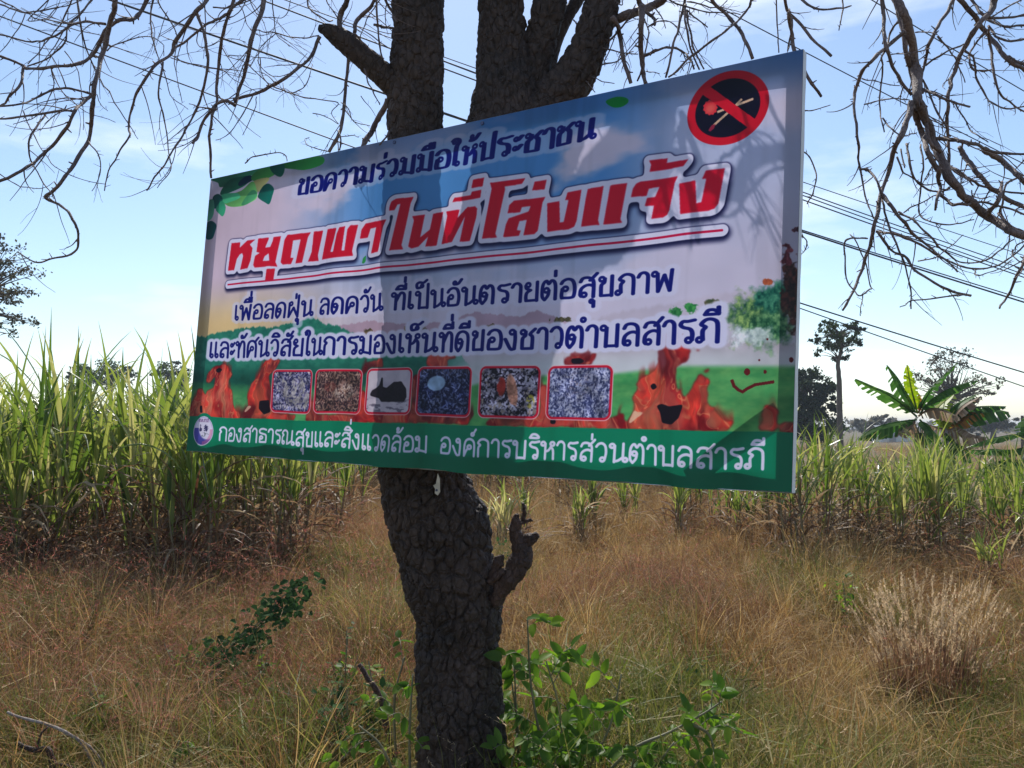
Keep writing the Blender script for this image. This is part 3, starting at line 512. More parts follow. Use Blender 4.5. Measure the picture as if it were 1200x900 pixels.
# hem wrapped round the frame edges
mb = MB(); T = .028
for (ua, va, ub, vb, ou, ov) in ((BW, 0, BW, BH, .002, 0), (0, 0, 0, BH, -.002, 0), (0, 0, BW, 0, 0, -.002), (0, BH, BW, BH, 0, .002)):
    N = 40; prev = None
    for k in range(N+1):
        u = ua+(ub-ua)*k/N; v = va+(vb-va)*k/N
        if va == vb == BH: v += .006*math.sin(math.pi*k/N)
        inx = (-.05 if ua == BW and ub == BW else (.05 if ua == 0 and ub == 0 else 0)); iny = (.05 if va == 0 and vb == 0 else (-.05 if va == BH and vb == BH else 0))
        row = [BP(u+ou*.4, v+ov*.4, wrinkle(min(max(u, 0), BW), min(v, BH))*.9-.0005), BP(u+ou, v+ov, -.006), BP(u+ou+.0015*mn.noise(Vector((k*.4, u, 2))), v+ov, -T), BP(u+inx*.6, v+iny*.6, -T-.003)]
        if prev:
            for q in range(3): mb.quad(prev[q], row[q], row[q+1], prev[q+1])
        prev = row
bchild(mb.build('folded_hem', M_HEM))
def slat(u0, v0, u1, v1, w, dep0, th):
    mb = MB(); a = BP(u0, v0); b = BP(u1, v1); d = (b-a); L = d.length; d.normalize(); s = d.cross(BN).normalized()
    mb.box((a+b)/2 - BN*(dep0+th/2), d*(L/2), s*(w/2), BN*(th/2)); bchild(mb.build('frame_slat', M_WOOD))
slat(.026, .03, .026, BH-.026, .045, .012, .020); slat(BW-.03, .03, BW-.03, BH-.026, .045, .012, .020)
slat(.05, .028, BW-.055, .028, .045, .0125, .020); slat(.05, BH-.03, BW-.055, BH-.03, .045, .0125, .020)
slat(BW-.30, BH-.055, BW-.055, BH-.24, .04, .014, .017)                 # corner brace whose shade shows bottom right
mb = MB()
for px, u, v in ((463, 1.081, .014), (566, 1.481, .014)):
    mb = MB(); c = BP(u, v, wrinkle(u, v)+.0005); mb.tube([c, c+BN*.004], .007, 10); bchild(mb.build('nail_head', M_NAIL))

# ------------------------------------------------------------------ the bare tree
def bark_mat(name, dark, light, sc=1.0):
    m, t, o = mat(name); p = t.nodes.new('ShaderNodeBsdfPrincipled'); tcn = t.nodes.new('ShaderNodeTexCoord')
    mp = t.nodes.new('ShaderNodeMapping'); mp.inputs['Scale'].default_value = (1, 1, .6)
    v = t.nodes.new('ShaderNodeTexVoronoi'); v.feature = 'DISTANCE_TO_EDGE'; v.inputs['Scale'].default_value = 38*sc
    n = t.nodes.new('ShaderNodeTexNoise'); n.inputs['Scale'].default_value = 60*sc; n.inputs['Detail'].default_value = 8; n.inputs['Roughness'].default_value = .65
    n2 = t.nodes.new('ShaderNodeTexNoise'); n2.inputs['Scale'].default_value = 5*sc; n2.inputs['Detail'].default_value = 4
    t.links.new(tcn.outputs['Object'], mp.inputs[0]); t.links.new(mp.outputs[0], v.inputs['Vector']); t.links.new(mp.outputs[0], n.inputs['Vector']); t.links.new(tcn.outputs['Object'], n2.inputs['Vector'])
    ad = t.nodes.new('ShaderNodeMixRGB'); ad.inputs[0].default_value = .45; t.links.new(n.outputs[0], ad.inputs[1]); t.links.new(n2.outputs[0], ad.inputs[2])
    r = ramp(t, [(.36, dark), (.5, tuple((a+b)/2 for a, b in zip(dark, light))), (.64, light)]); t.links.new(ad.outputs[0], r.inputs[0]); t.links.new(r.outputs[0], p.inputs['Base Color'])
    mr = t.nodes.new('ShaderNodeMapRange'); mr.inputs['From Max'].default_value = .12; t.links.new(v.outputs['Distance'], mr.inputs['Value'])
    hm = t.nodes.new('ShaderNodeMath'); hm.operation = 'MULTIPLY_ADD'; hm.inputs[1].default_value = .6; t.links.new(n.outputs[0], hm.inputs[0]); t.links.new(mr.outputs[0], hm.inputs[2])
    b = t.nodes.new('ShaderNodeBump'); b.inputs['Strength'].default_value = .8; b.inputs['Distance'].default_value = .006/sc; t.links.new(hm.outputs[0], b.inputs['Height']); t.links.new(b.outputs[0], p.inputs['Normal'])
    p.inputs['Roughness'].default_value = .75; t.links.new(p.outputs[0], o.inputs[0]); return m
M_BARK = bark_mat('rugged_bark', (.012, .007, .005), (.075, .048, .038)); M_TWIG = bark_mat('twig_bark', (.07, .05, .048), (.24, .175, .16), 2.0); M_CHAR = bark_mat('dead_wood', (.02, .011, .010), (.10, .055, .04), 1.4)

def limb_mesh(name, path, seg, step, crack, amp, material):
    """thick rugged limb: path of (px, py, half width px, depth); the surface is pushed in along cracks between bark plates"""
    P = smooth_path(path, 12); pts = [W(p[0], p[1], p[3]) for p in P]; rad = [p[2]/FPX*p[3] for p in P]
    L = [0]
    for a, b in zip(pts[:-1], pts[1:]): L.append(L[-1]+(b-a).length)
    N = max(4, int(L[-1]/step)); s = np.linspace(0, L[-1], N+1); X = [np.interp(s, L, [p[k] for p in pts]) for k in range(3)]; R = np.interp(s, L, rad)
    vs = []; prev = None; C = [Vector((X[0][i], X[1][i], X[2][i])) for i in range(N+1)]
    for i, c in enumerate(C):
        tn = (C[min(i+1, N)]-C[max(i-1, 0)]).normalized()
        a = (Vector((1, 0, 0)) if prev is None else prev); a = (a - tn*a.dot(tn)).normalized(); prev = a; b = tn.cross(a)
        for k in range(seg):
            th = 2*math.pi*k/seg; d = a*math.cos(th)+b*math.sin(th); q = c + d*R[i]
            lump = 1+.07*mn.noise(q*5)+.035*mn.noise(q*13)
            wq = q + mn.noise_vector(q*14)*.012
            dist, _p = mn.voronoi(Vector((wq.x, wq.y, wq.z*.55))*crack); e = min(1, (dist[1]-dist[0])*3.6); e = e*(2-e)
            h = amp*(e-.75) + amp*.28*mn.noise(q*80) + amp*.35*mn.noise(q*27)
            vs.append(tuple(c + d*(R[i]*lump+h)))
    fs = [(i*seg+k, i*seg+(k+1) % seg, (i+1)*seg+(k+1) % seg, (i+1)*seg+k) for i in range(N) for k in range(seg)]
    fs.append(tuple(range(seg))[::-1]); fs.append(tuple(N*seg+k for k in range(seg)))
    me = bpy.data.meshes.new(name); me.from_pydata(vs, [], fs); me.materials.append(material); me.polygons.foreach_set('use_smooth', [True]*len(fs)); return me

TD = 3.24                                                       # depth of the trunk's middle
tree = empty('bare_tree', (GX(541, TD), TD, 0)); tag(tree, 'leafless tree with dark rugged bark that carries the banner, forking into several limbs', 'tree')
TI = Matrix.Translation(-tree.location)
def tchild(o, parent=None):
    o.parent = parent or tree
    if parent is None: o.matrix_parent_inverse = TI
    return o
tr = limb_mesh('trunk', [(545, 1075, 84, TD), (543, 1015, 64, TD), (541, 950, 53, TD), (540, 892, 51, TD), (539, 820, 49.5, TD), (536, 764, 48, TD), (538, 720, 51, TD), (529, 685, 54, TD), (521, 652, 54, TD), (514, 620, 56, TD), (502, 585, 53, TD), (496, 555, 50, TD), (498, 500, 52, TD), (503, 440, 56, TD), (512, 380, 62, TD), (520, 330, 66, TD), (524, 290, 60, TD)], 256, .0048, 24, .020, M_BARK)
tchild(link('trunk', tr))
def limb(path, seg, step=.0075, crack=30, amp=.014): return tchild(link('limb', limb_mesh('limb', path, seg, step, crack, amp, M_BARK)))
limb([(516, 345, 52, TD), (500, 280, 46, TD), (491, 215, 37, TD), (487, 150, 32, TD), (488, 100, 31.5, TD), (490, 50, 29, TD), (490, 0, 29.5, TD), (489, -80, 27, TD), (478, -220, 23, TD+.1), (440, -400, 16, TD+.3)], 130)
limb([(528, 345, 54, TD), (556, 270, 50, TD), (583, 200, 49, TD), (594, 140, 44, TD-.02), (592, 80, 33, TD), (588, 30, 27, TD), (586, -20, 26, TD), (584, -120, 24, TD+.05), (600, -300, 18, TD+.2)], 130)
limb([(600, 150, 30, TD-.01), (622, 90, 20, TD), (634, 45, 18, TD), (645, 0, 19, TD), (655, -70, 17, TD+.05), (690, -220, 13, TD+.2)], 80)
limb([(600, 175, 34, TD-.03), (640, 125, 27, TD-.03), (672, 92, 24, TD-.03), (690, 55, 22, TD-.03), (702, 15, 20, TD-.03), (714, -30, 20, TD), (735, -110, 18, TD), (790, -260, 15, TD+.1)], 90)
limb([(636, 105, 12, TD+.06), (648, 62, 7.5, TD+.1), (662, 25, 7.5, TD+.12), (684, -15, 8, TD+.15), (700, -60, 8, TD+.2)], 40, .008, 40, .003)
limb([(500, 130, 22, TD), (474, 108, 17, TD), (452, 90, 14, TD-.02), (425, 66, 13, TD-.04), (402, 47, 13, TD-.05), (386, 37, 9, TD-.06), (374, 33, 4, TD-.06)], 70, .006, 30, .005)

def knot():
    z = lambda x, y: (540+x/6.43, 580+y/6.43); mb = MB(); d = TD-.10
    def tb(pts, seg=22):
        P = smooth_path([(*z(x, y), r/6.43, d+(dd/6.43)/FPX*d) for x, y, r, dd in pts], 10)
        n0 = len(mb.v); mb.tube([W(p[0], p[1], p[3]) for p in P], [p[2]/FPX*p[3] for p in P], seg)
        for i in range(n0, len(mb.v)):
            v = Vector(mb.v[i]); n = mn.noise_vector(v*28)*.009+mn.noise_vector(v*60)*.006+mn.noise_vector(v*140)*.003; mb.v[i] = tuple(v+n)
    tb([(250, 800, 60, 60), (300, 730, 62, 30), (345, 660, 68, 0), (390, 600, 78, 0), (438, 520, 88, 0), (462, 450, 78, 0), (448, 390, 62, 0), (425, 330, 56, 0), (412, 270, 46, 0), (418, 200, 42, 0), (420, 140, 16, 0)])
    tb([(430, 370, 40, 0), (500, 345, 45, 0), (545, 315, 38, 0), (575, 295, 26, 0), (588, 285, 12, 0)]); tb([(430, 215, 20, -20), (490, 205, 17, -20), (540, 188, 12, -20)], 8); tb([(468, 200, 16, 0), (476, 140, 14, 0), (468, 65, 9, 0)], 8)
    tb([(220, 660, 50, 20), (262, 580, 42, 10), (290, 500, 40, 0), (315, 450, 16, 0)]); tb([(240, 640, 26, -30), (280, 600, 26, -40), (330, 580, 16, -40)], 8)
    return mb.mesh('broken_stub', M_CHAR, True)
tchild(link('broken_stub', knot()))

def wob(pts, a=.6):
    return [(x+random.uniform(-a, a), y+random.uniform(-a, a), r, d) for x, y, r, d in pts]
TWIGS = 0
def branch(path, off=(0, 0), s=1.0, r0=2.0, r1=.7, d0=3.0, d1=None, seg=6, twigs=4, tl=(30, 80), name='branch', sub=True, knobs=True):
    "branch traced on the photo; given its own depth; side twigs grow from it in 3-D"
    global TWIGS
    d1 = d0 if d1 is None else d1; n = len(path); P = [(off[0]+x/s, off[1]+y/s, r0+(r1-r0)*i/(n-1), d0+(d1-d0)*i/(n-1)) for i, (x, y) in enumerate(path)]
    S = smooth_path(P, 5); pts = []; rad = []; ph = random.uniform(0, 9)
    for i, p in enumerate(S):
        q = W(p[0], p[1], p[3]+.05*math.sin(i*.33+ph)); pts.append(q + mn.noise_vector(q*16)*.006); rad.append(max(.0010, p[2]/FPX*p[3])*(1+.28*mn.noise(q*60)))
    mb = MB(); mb.tube(pts, rad, seg, jit=.10)
    if knobs:
        for i in range(1, len(pts)-1):
            if random.random() < .5:
                d = Vector((random.uniform(-1, 1), random.uniform(-1, 1), random.uniform(-1, 1))).normalized(); L = random.uniform(.006, .022); mb.tube([pts[i], pts[i]+d*L], [rad[i]*.6, rad[i]*.3], 4)
    o = tchild(mb.build(name, M_TWIG, None, True))
    if twigs:
        tb = MB()
        for k in range(twigs*3//2+1):
            i = random.randrange(1, len(pts)-1); p = Vector(pts[i]); tdir = (pts[i+1]-pts[i-1]).normalized()
            d = (tdir + Vector((random.uniform(-1, 1), random.uniform(-1, 1)*.8, random.uniform(-1, .6)))).normalized(); L = random.uniform(*tl)/FPX*d0; N = 9
            side = d.cross(Vector((random.uniform(-1, 1), 1, random.uniform(-1, 1)))).normalized(); curl = random.uniform(-.14, .14); q = [p]; r = [min(rad[i]*.5, .0021)]
            for j in range(N):
                d = (d + side*curl + Vector((0, 0, random.choice((-.05, .03)))) + Vector((random.uniform(-1, 1), random.uniform(-1, 1), random.uniform(-1, 1)))*.06).normalized(); p = p+d*(L/N); q.append(p.copy()); r.append(r[0]*(1-.75*(j+1)/N)+.0003)
            tb.tube(q, r, 4)
            if random.random() < .5:
                e = (d+side*random.uniform(-1, 1)).normalized(); c = q[N//2]; tb.tube([c, c+e*L*.2, c+e*L*.33+Vector((0, 0, -.01))], [r[N//2]*.8, .0006, .0004], 3)
        tw_ = tchild(tb.build('twigs', M_TWIG, None, True), o); tw_['kind'] = 'stuff'; TWIGS += 1
    return o
Z4 = dict(s=4.0); L3 = dict(off=(200, 0), s=4.0)
# upper left: hanging boughs (pixels of the enlarged crops, four to one)
for pth, r0, r1, d, tw in (
    ([(560, -300), (545, -80), (540, 0), (525, 80), (490, 230), (460, 340), (440, 440), (430, 560), (415, 660), (330, 790), (270, 880), (215, 920), (260, 950), (330, 1010), (368, 1100), (345, 1180), (250, 1215), (160, 1225), (85, 1180)], 4.2, 1.0, 2.7, 5),
    ([(435, 440), (380, 490), (345, 530), (300, 620), (230, 700), (150, 770), (60, 825), (-60, 865)], 2.6, 2.2, 2.7, 4), ([(740, -150), (690, 0), (635, 85), (560, 95), (510, 130), (440, 240), (360, 300), (250, 315), (130, 320), (110, 310), (0, 265), (-80, 240)], 3.2, 1.6, 2.8, 3),
    ([(110, 310), (95, 390), (40, 460), (0, 500), (-60, 560)], 2.0, 1.4, 2.8, 2), ([(500, 115), (400, 100), (320, 130), (230, 180), (150, 195), (0, 165), (-80, 150)], 1.8, 1.2, 2.75, 3), ([(365, -200), (365, 0), (375, 110), (410, 240), (460, 350), (540, 480), (600, 580), (650, 650)], 1.6, .5, 2.9, 3),
    ([(460, -120), (430, 0), (330, 110), (300, 200), (230, 270), (130, 310)], 1.7, 1.0, 3.0, 3), ([(380, -100), (335, 0), (290, 100), (220, 190), (130, 300)], 1.2, .7, 3.1, 2), ([(435, 440), (350, 425), (280, 415), (200, 440), (120, 480), (0, 500), (-70, 500)], 1.8, 1.2, 2.7, 2),
    ([(345, 525), (270, 520), (150, 540), (0, 560), (-60, 575)], 1.9, 1.2, 2.7, 1), ([(215, 540), (150, 625), (135, 700), (160, 790), (230, 895), (250, 930)], 1.5, .6, 2.7, 1), ([(240, 320), (250, 400), (210, 500), (150, 560), (60, 580)], 1.0, .5, 2.8, 1),
    ([(240, 320), (280, 410), (380, 505), (540, 575)], .9, .4, 2.8, 1), ([(110, 525), (160, 640), (240, 760), (340, 830), (490, 862)], .9, .5, 2.9, 1), ([(1010, -160), (965, 0), (920, 60), (830, 180), (800, 250), (720, 320), (650, 420), (610, 520), (600, 600), (605, 640), (555, 720), (510, 800), (490, 895)], 3.2, .8, 2.9, 4),
    ([(1250, -60), (1100, 20), (1060, 70), (980, 110), (900, 170), (800, 240)], 2.4, 1.6, 2.9, 3), ([(770, 290), (740, 440), (770, 560), (790, 720), (795, 800), (735, 880)], 1.6, .5, 2.9, 2), ([(920, 50), (950, 140), (975, 280), (960, 400), (915, 530), (840, 660), (780, 760), (730, 830), (685, 895)], 2.4, 1.0, 2.95, 3),
    ([(1160, -170), (1090, 20), (1040, 180), (1020, 350), (1015, 480), (990, 560), (985, 700), (990, 835)], 2.8, 1.7, 3.0, 4), ([(1220, -200), (1240, 0), (1185, 160), (1160, 300), (1130, 390), (1100, 490)], 3.4, 2.4, 3.05, 3), ([(1105, 490), (1060, 470), (1010, 490), (960, 560), (930, 640), (900, 675)], 2.6, 1.6, 3.05, 2),
    ([(1015, 510), (950, 505), (885, 487)], 1.4, .6, 3.05, 1), ([(720, -120), (720, 0), (710, 90), (720, 200), (760, 300), (800, 440), (880, 510)], 1.5, .5, 3.0, 3), ([(500, 240), (580, 195), (680, 170), (760, 200), (770, 260)], 1.0, .5, 3.0, 2),
    ([(740, -80), (740, 0), (790, 80), (830, 170), (820, 300), (850, 480)], 1.2, .5, 3.1, 2), ([(800, 560-300), (900, 300), (1100, 330), (1200, 345)], .8, .5, 3.1, 1), ([(0, 50-30), (120, 60), (230, 40), (340, 20), (440, -40)], 1.2, .8, 3.1, 2),
    ([(-60, -30), (60, 30), (180, 90), (300, 130), (500, 170)], 1.1, .6, 3.2, 2), ([(250, -30), (150, 80), (140, 100), (210, 90), (270, 30)], .9, .6, 3.0, 1), ([(300, 240), (360, 320), (385, 450), (390, 610)], .8, .4, 3.0, 1), ([(0, 815), (90, 870), (180, 880), (255, 850)], .8, .4, 2.9, 0),
    ([(415, 660), (455, 720), (470, 800), (430, 900)], 1.0, .6, 2.7, 1), ([(455, 440), (470, 490), (505, 525)], .6, .4, 2.7, 0), ([(115, 60), (60, 180), (0, 250)], .8, .5, 3.0, 0)):
    branch(pth, r0=r0*.82, r1=r1*.8, d0=d, d1=d+random.uniform(-.2, .25), twigs=tw, **Z4)
for pth, r0, r1, d, tw in (
    ([(700, 170), (660, 260), (560, 350), (470, 405), (400, 435), (300, 470)], 2.5, 2.2, 3.1, 4), ([(835, 250), (820, 430), (800, 600), (745, 712)], 2.8, 2.6, 3.36, 3), ([(1020, 470), (985, 530), (950, 600), (912, 665), (890, 720)], 4.2, 3.6, 3.36, 1), ([(1040, 605), (1010, 640), (980, 680)], 1.8, 1.4, 3.15, 0),
    ([(400, 140), (470, 150), (560, 170), (640, 180), (690, 160)], .9, .9, 3.1, 2), ([(0, 270), (120, 310), (240, 330), (300, 370), (420, 440)], .9, .5, 3.2, 1), ([(640, -60), (640, 0), (660, 50), (720, 90), (760, 95)], 1.2, 1.0, 3.1, 1), ([(725, -60), (735, 10), (770, 60), (800, 110)], 1.0, .8, 3.15, 1),
    ([(790, 140), (800, 60), (825, 0), (840, -100), (880, -260)], 4.4, 3.6, 3.15, 2), ([(860, 150), (870, 100), (920, 50), (960, 0), (1000, -90)], 2.8, 3.0, 3.25, 3), ([(865, 160), (900, 200), (960, 250), (1000, 275)], 1.3, .8, 3.1, 0), ([(965, -60), (965, 0), (970, 140), (990, 280)], 1.9, 1.2, 3.1, 2), ([(950, 115), (1000, 125), (1060, 140)], 1.9, 2.2, 3.3, 0),
    ([(990, -100), (1010, 0), (1040, 60), (1060, 100)], 2.2, 1.6, 3.2, 1), ([(470, 405), (400, 340), (340, 285), (270, 262), (330, 258), (440, 270), (560, 290)], .7, .5, 3.1, 1), ([(420, 270), (430, 360), (480, 420), (525, 425), (530, 390)], .8, .5, 3.15, 1), ([(500, 150), (430, 210), (415, 300), (480, 360), (560, 340), (600, 300), (640, 250)], .8, .4, 3.2, 2),
    ([(480, 405), (560, 435), (650, 460), (780, 480), (755, 530), (790, 578)], 1.0, .5, 3.1, 1), ([(560, 440), (620, 410), (650, 360), (665, 300)], .9, .5, 3.1, 1), ([(385, 450), (330, 550), (270, 630), (215, 655)], .9, .5, 3.1, 0), ([(400, 450), (390, 530), (335, 630)], .7, .5, 3.1, 0), ([(800, 480), (830, 510), (860, 570), (935, 592)], .8, .5, 3.05, 0),
    ([(345, 762), (400, 730), (480, 718), (530, 725), (548, 755)], 1.0, .7, 3.0, 0), ([(745, 710), (690, 700), (640, 680), (633, 655), (655, 645)], .8, .5, 3.0, 0), ([(905, 320), (925, 380), (950, 440), (982, 492)], 1.3, .7, 3.1, 0), ([(890, 445), (925, 490), (960, 540)], .6, .4, 3.1, 0), ([(670, 535), (740, 550), (790, 580)], .7, .5, 3.05, 0),
    ([(800, 640), (850, 632), (885, 640)], .7, .5, 3.05, 0), ([(790, 610), (792, 660), (790, 700)], 1.4, 1.2, 3.05, 0), ([(1010, -40), (940, 60), (900, 140), (880, 230), (860, 290)], 1.0, .5, 3.3, 2), ([(470, -60), (480, 60), (500, 160), (560, 220)], .9, .5, 3.2, 2), ([(350, -60), (400, 60), (470, 85), (540, 70), (560, 0)], .8, .5, 3.25, 2),
    ([(240, -30), (330, 30), (360, 120), (400, 160), (470, 160)], .8, .5, 3.3, 2), ([(200, 40), (300, 30), (420, -20)], 1.2, .8, 3.3, 2), ([(130, 140), (120, 200), (160, 220), (270, 180), (350, 200)], .8, .5, 3.2, 2), ([(870, 120), (1050, 240), (1100, 290)], .8, .6, 3.6, 0)):
    branch(pth, r0=r0*.82, r1=r1*.8, d0=d, twigs=tw, **L3)
# above the banner, right of the forks (crop at 660, five to one)
M5 = dict(off=(660, 0), s=5.0)
for pth, r0, r1, d, tw in (
    ([(250, 160), (320, 110), (400, 80), (480, 50), (560, 15), (620, -40), (760, -160)], 6.0, 5.0, TD, 3), ([(460, 30), (455, 130), (455, 250), (465, 380), (485, 490)], 3.6, 2.6, 3.05, 3), ([(285, 100), (325, 160), (335, 250), (360, 370), (400, 490)], 3.0, 2.2, 3.1, 3), ([(430, -40), (450, 20), (470, 70)], 3.0, 3.0, 3.15, 0), ([(490, 70), (530, 105), (540, 145)], 2.2, 1.5, 3.15, 0),
    ([(480, 330), (520, 305), (560, 292), (640, 278), (700, 300), (740, 340), (770, 410)], 1.9, 1.0, 3.0, 2), ([(715, -50), (710, 0), (680, 130), (640, 280), (600, 455)], 1.9, 1.2, 2.95, 1), ([(710, 30), (720, 130), (735, 250), (800, 405)], 1.5, 1.0, 2.95, 1), ([(720, 60), (745, 200), (775, 310), (825, 400)], 1.2, .9, 2.95, 1),
    ([(1090, -20), (1100, 15), (1070, 60), (1000, 140), (870, 240), (740, 345), (615, 450)], 1.4, 1.3, 2.9, 2), ([(860, -60), (870, 0), (960, 90), (1050, 210), (1110, 345)], 2.2, 1.8, 2.9, 1), ([(600, -60), (620, 0), (740, 50), (860, 72), (960, 75), (1040, 85)], 1.1, .6, 3.0, 2), ([(720, 10), (820, 30), (900, 45), (960, 0)], .9, .6, 3.0, 1),
    ([(235, 275), (330, 310), (440, 322)], .9, .6, 3.1, 0), ([(225, 382), (320, 350), (410, 298)], .9, .6, 3.1, 0), ([(240, 262), (350, 160), (420, 30)], 1.4, .9, 3.15, 1), ([(440, 470), (470, 370), (500, 200), (480, 120)], 1.1, .8, 3.1, 1), ([(500, 160), (560, 122), (640, 140), (700, 220), (740, 320)], .8, .5, 3.1, 1), ([(720, 60), (770, 100), (840, 160)], 1.0, .8, 2.95, 1),
    ([(540, 40), (590, 120), (600, 170)], .8, .5, 3.1, 0), ([(490, 415), (530, 425), (565, 433)], .7, .5, 3.05, 0), ([(165, 450), (230, 475), (300, 487)], .7, .5, 3.1, 0), ([(130, 475), (160, 505), (185, 540)], .7, .5, 3.1, 0), ([(280, -20), (340, 30), (350, -10)], .8, .6, 3.2, 0), ([(60, 120), (90, 150), (130, 130)], .8, .6, 3.2, 0), ([(240, 370), (260, 320), (300, 220), (330, 160)], .7, .5, 3.15, 0)):
    branch(pth, r0=r0, r1=r1, d0=d, twigs=tw, tl=(20, 55), **M5)
# between the banner's corner and the right hand bough (crop at 600, two to one)
for pth, r0, r1, d, tw in (([(640, -40), (645, 20), (680, 62), (745, 133)], 2.0, 1.6, 2.6, 1), ([(650, 30), (655, 80), (665, 130), (690, 175), (725, 226)], 2.4, 1.8, 2.5, 0), ([(670, -10), (710, 18), (760, 20), (796, 12)], 1.6, .8, 2.6, 0), ([(776, -20), (774, 30), (768, 72)], 1.0, .6, 2.6, 0), ([(620, -20), (622, 60), (625, 120)], .9, .7, 2.6, 0),
    ([(683, 262), (715, 258), (746, 245)], .8, .5, 2.5, 0), ([(675, 350), (700, 372), (712, 410), (706, 450), (694, 476)], .9, .7, 2.5, 0), ([(676, 545), (690, 560), (690, 580), (676, 598)], .8, .6, 2.5, 0), ([(650, 20), (655, 60), (648, 120)], 1.4, 1.0, 2.6, 1)):
    branch(pth, off=(600, 0), s=2.0, r0=r0, r1=r1, d0=d, twigs=tw, tl=(15, 40))
# the bough that hangs down at the right (two crops at 960, five to one)
R5 = dict(off=(960, 0), s=5.0); Q5 = dict(off=(960, 180), s=5.0)
for pth, r0, r1, d, tw in (
    ([(330, -420), (400, -150), (460, 0), (515, 130), (545, 300), (575, 440), (575, 560), (600, 650), (650, 760), (690, 880), (760, 1030), (850, 1150), (950, 1240), (1060, 1310), (1150, 1360), (1300, 1410)], 5.6, 4.6, 2.6, 4), ([(440, -30), (485, 150), (505, 300), (545, 420), (560, 560), (545, 640)], 3.2, 2.8, 2.65, 2),
    ([(555, 640), (585, 740), (625, 830), (640, 900), (700, 1010)], 3.6, 3.0, 2.6, 2), ([(545, 600), (520, 690), (470, 820), (435, 900), (395, 1030), (350, 1200), (320, 1350), (290, 1460), (245, 1600), (185, 1730), (140, 1820)], 3.6, 1.2, 2.5, 4), ([(365, -120), (370, 0), (378, 150), (385, 270), (450, 420), (540, 560)], 2.6, 1.8, 2.55, 3),
    ([(500, 180), (400, 270), (330, 330), (265, 400), (215, 510), (208, 600), (218, 760), (235, 890), (245, 1010), (280, 1180), (320, 1290)], 2.6, .8, 2.5, 2), ([(830, -90), (790, 0), (700, 150), (650, 250), (625, 330), (600, 425)], 2.2, 1.5, 2.7, 2), ([(1040, -120), (1030, 0), (1000, 75), (930, 150), (850, 280), (800, 400), (765, 500), (755, 600), (755, 740), (765, 890)], 4.0, 1.5, 2.8, 4),
    ([(760, -100), (820, 0), (930, 130), (1000, 220), (1080, 320), (1150, 380), (1260, 440)], 3.0, 2.6, 2.9, 3), ([(870, -40), (920, 40), (980, 100), (1080, 100), (1230, 92)], 2.0, 1.4, 2.85, 2), ([(985, 115), (1060, 140), (1120, 152), (1230, 145)], 1.6, 1.2, 2.85, 1), ([(995, 150), (1040, 215), (1110, 242), (1230, 230)], 1.6, 1.2, 2.85, 1),
    ([(995, 170), (1005, 270), (1015, 380), (1050, 520), (1110, 600), (1230, 665)], 1.7, 1.0, 2.8, 2), ([(970, 200), (905, 270), (880, 345), (900, 400), (950, 415), (1010, 408)], 1.4, .9, 2.8, 1), ([(855, 290), (905, 340), (920, 460), (1000, 590), (1100, 635), (1230, 618)], 1.4, .8, 2.75, 2), ([(600, 525), (680, 548), (770, 585), (880, 627)], 1.9, 1.2, 2.6, 1),
    ([(690, 805), (770, 815), (860, 830), (930, 855), (1020, 890), (1230, 900)], 2.6, 1.6, 2.6, 3), ([(700, 210), (760, 290), (805, 360), (855, 485)], 1.1, .6, 2.7, 1), ([(460, 130), (415, 200), (400, 270), (362, 340), (375, 420), (355, 600), (360, 700), (378, 780)], 1.4, .7, 2.55, 1), ([(365, 690), (410, 745), (470, 790), (530, 790), (572, 775)], 1.0, .6, 2.55, 0),
    ([(270, 610), (330, 590), (400, 577), (470, 580), (530, 592)], .9, .6, 2.55, 0), ([(600, 465), (650, 560), (700, 660), (740, 740), (765, 800)], 1.4, .9, 2.6, 2), ([(800, 600), (870, 740), (920, 790), (985, 838)], 1.0, .6, 2.75, 1), ([(250, 462), (340, 480), (480, 502)], .8, .5, 2.55, 0), ([(590, 600), (630, 720), (660, 830), (720, 900)], 2.4, 2.0, 2.6, 2), ([(620, 380), (720, 320), (850, 255)], 1.4, 1.0, 2.7, 1),
    ([(405, 318), (480, 310), (560, 308), (650, 290)], .8, .6, 2.6, 0), ([(1010, 100), (1090, 50), (1170, 5), (1230, -30)], 1.0, .8, 2.9, 1), ([(565, 192), (620, 190), (690, 205)], .8, .6, 2.65, 0), ([(1110, 330), (1150, 360), (1200, 390)], 1.6, 1.2, 2.9, 4)):
    branch(pth, r0=r0, r1=r1, d0=d, twigs=tw, tl=(20, 65), **R5)
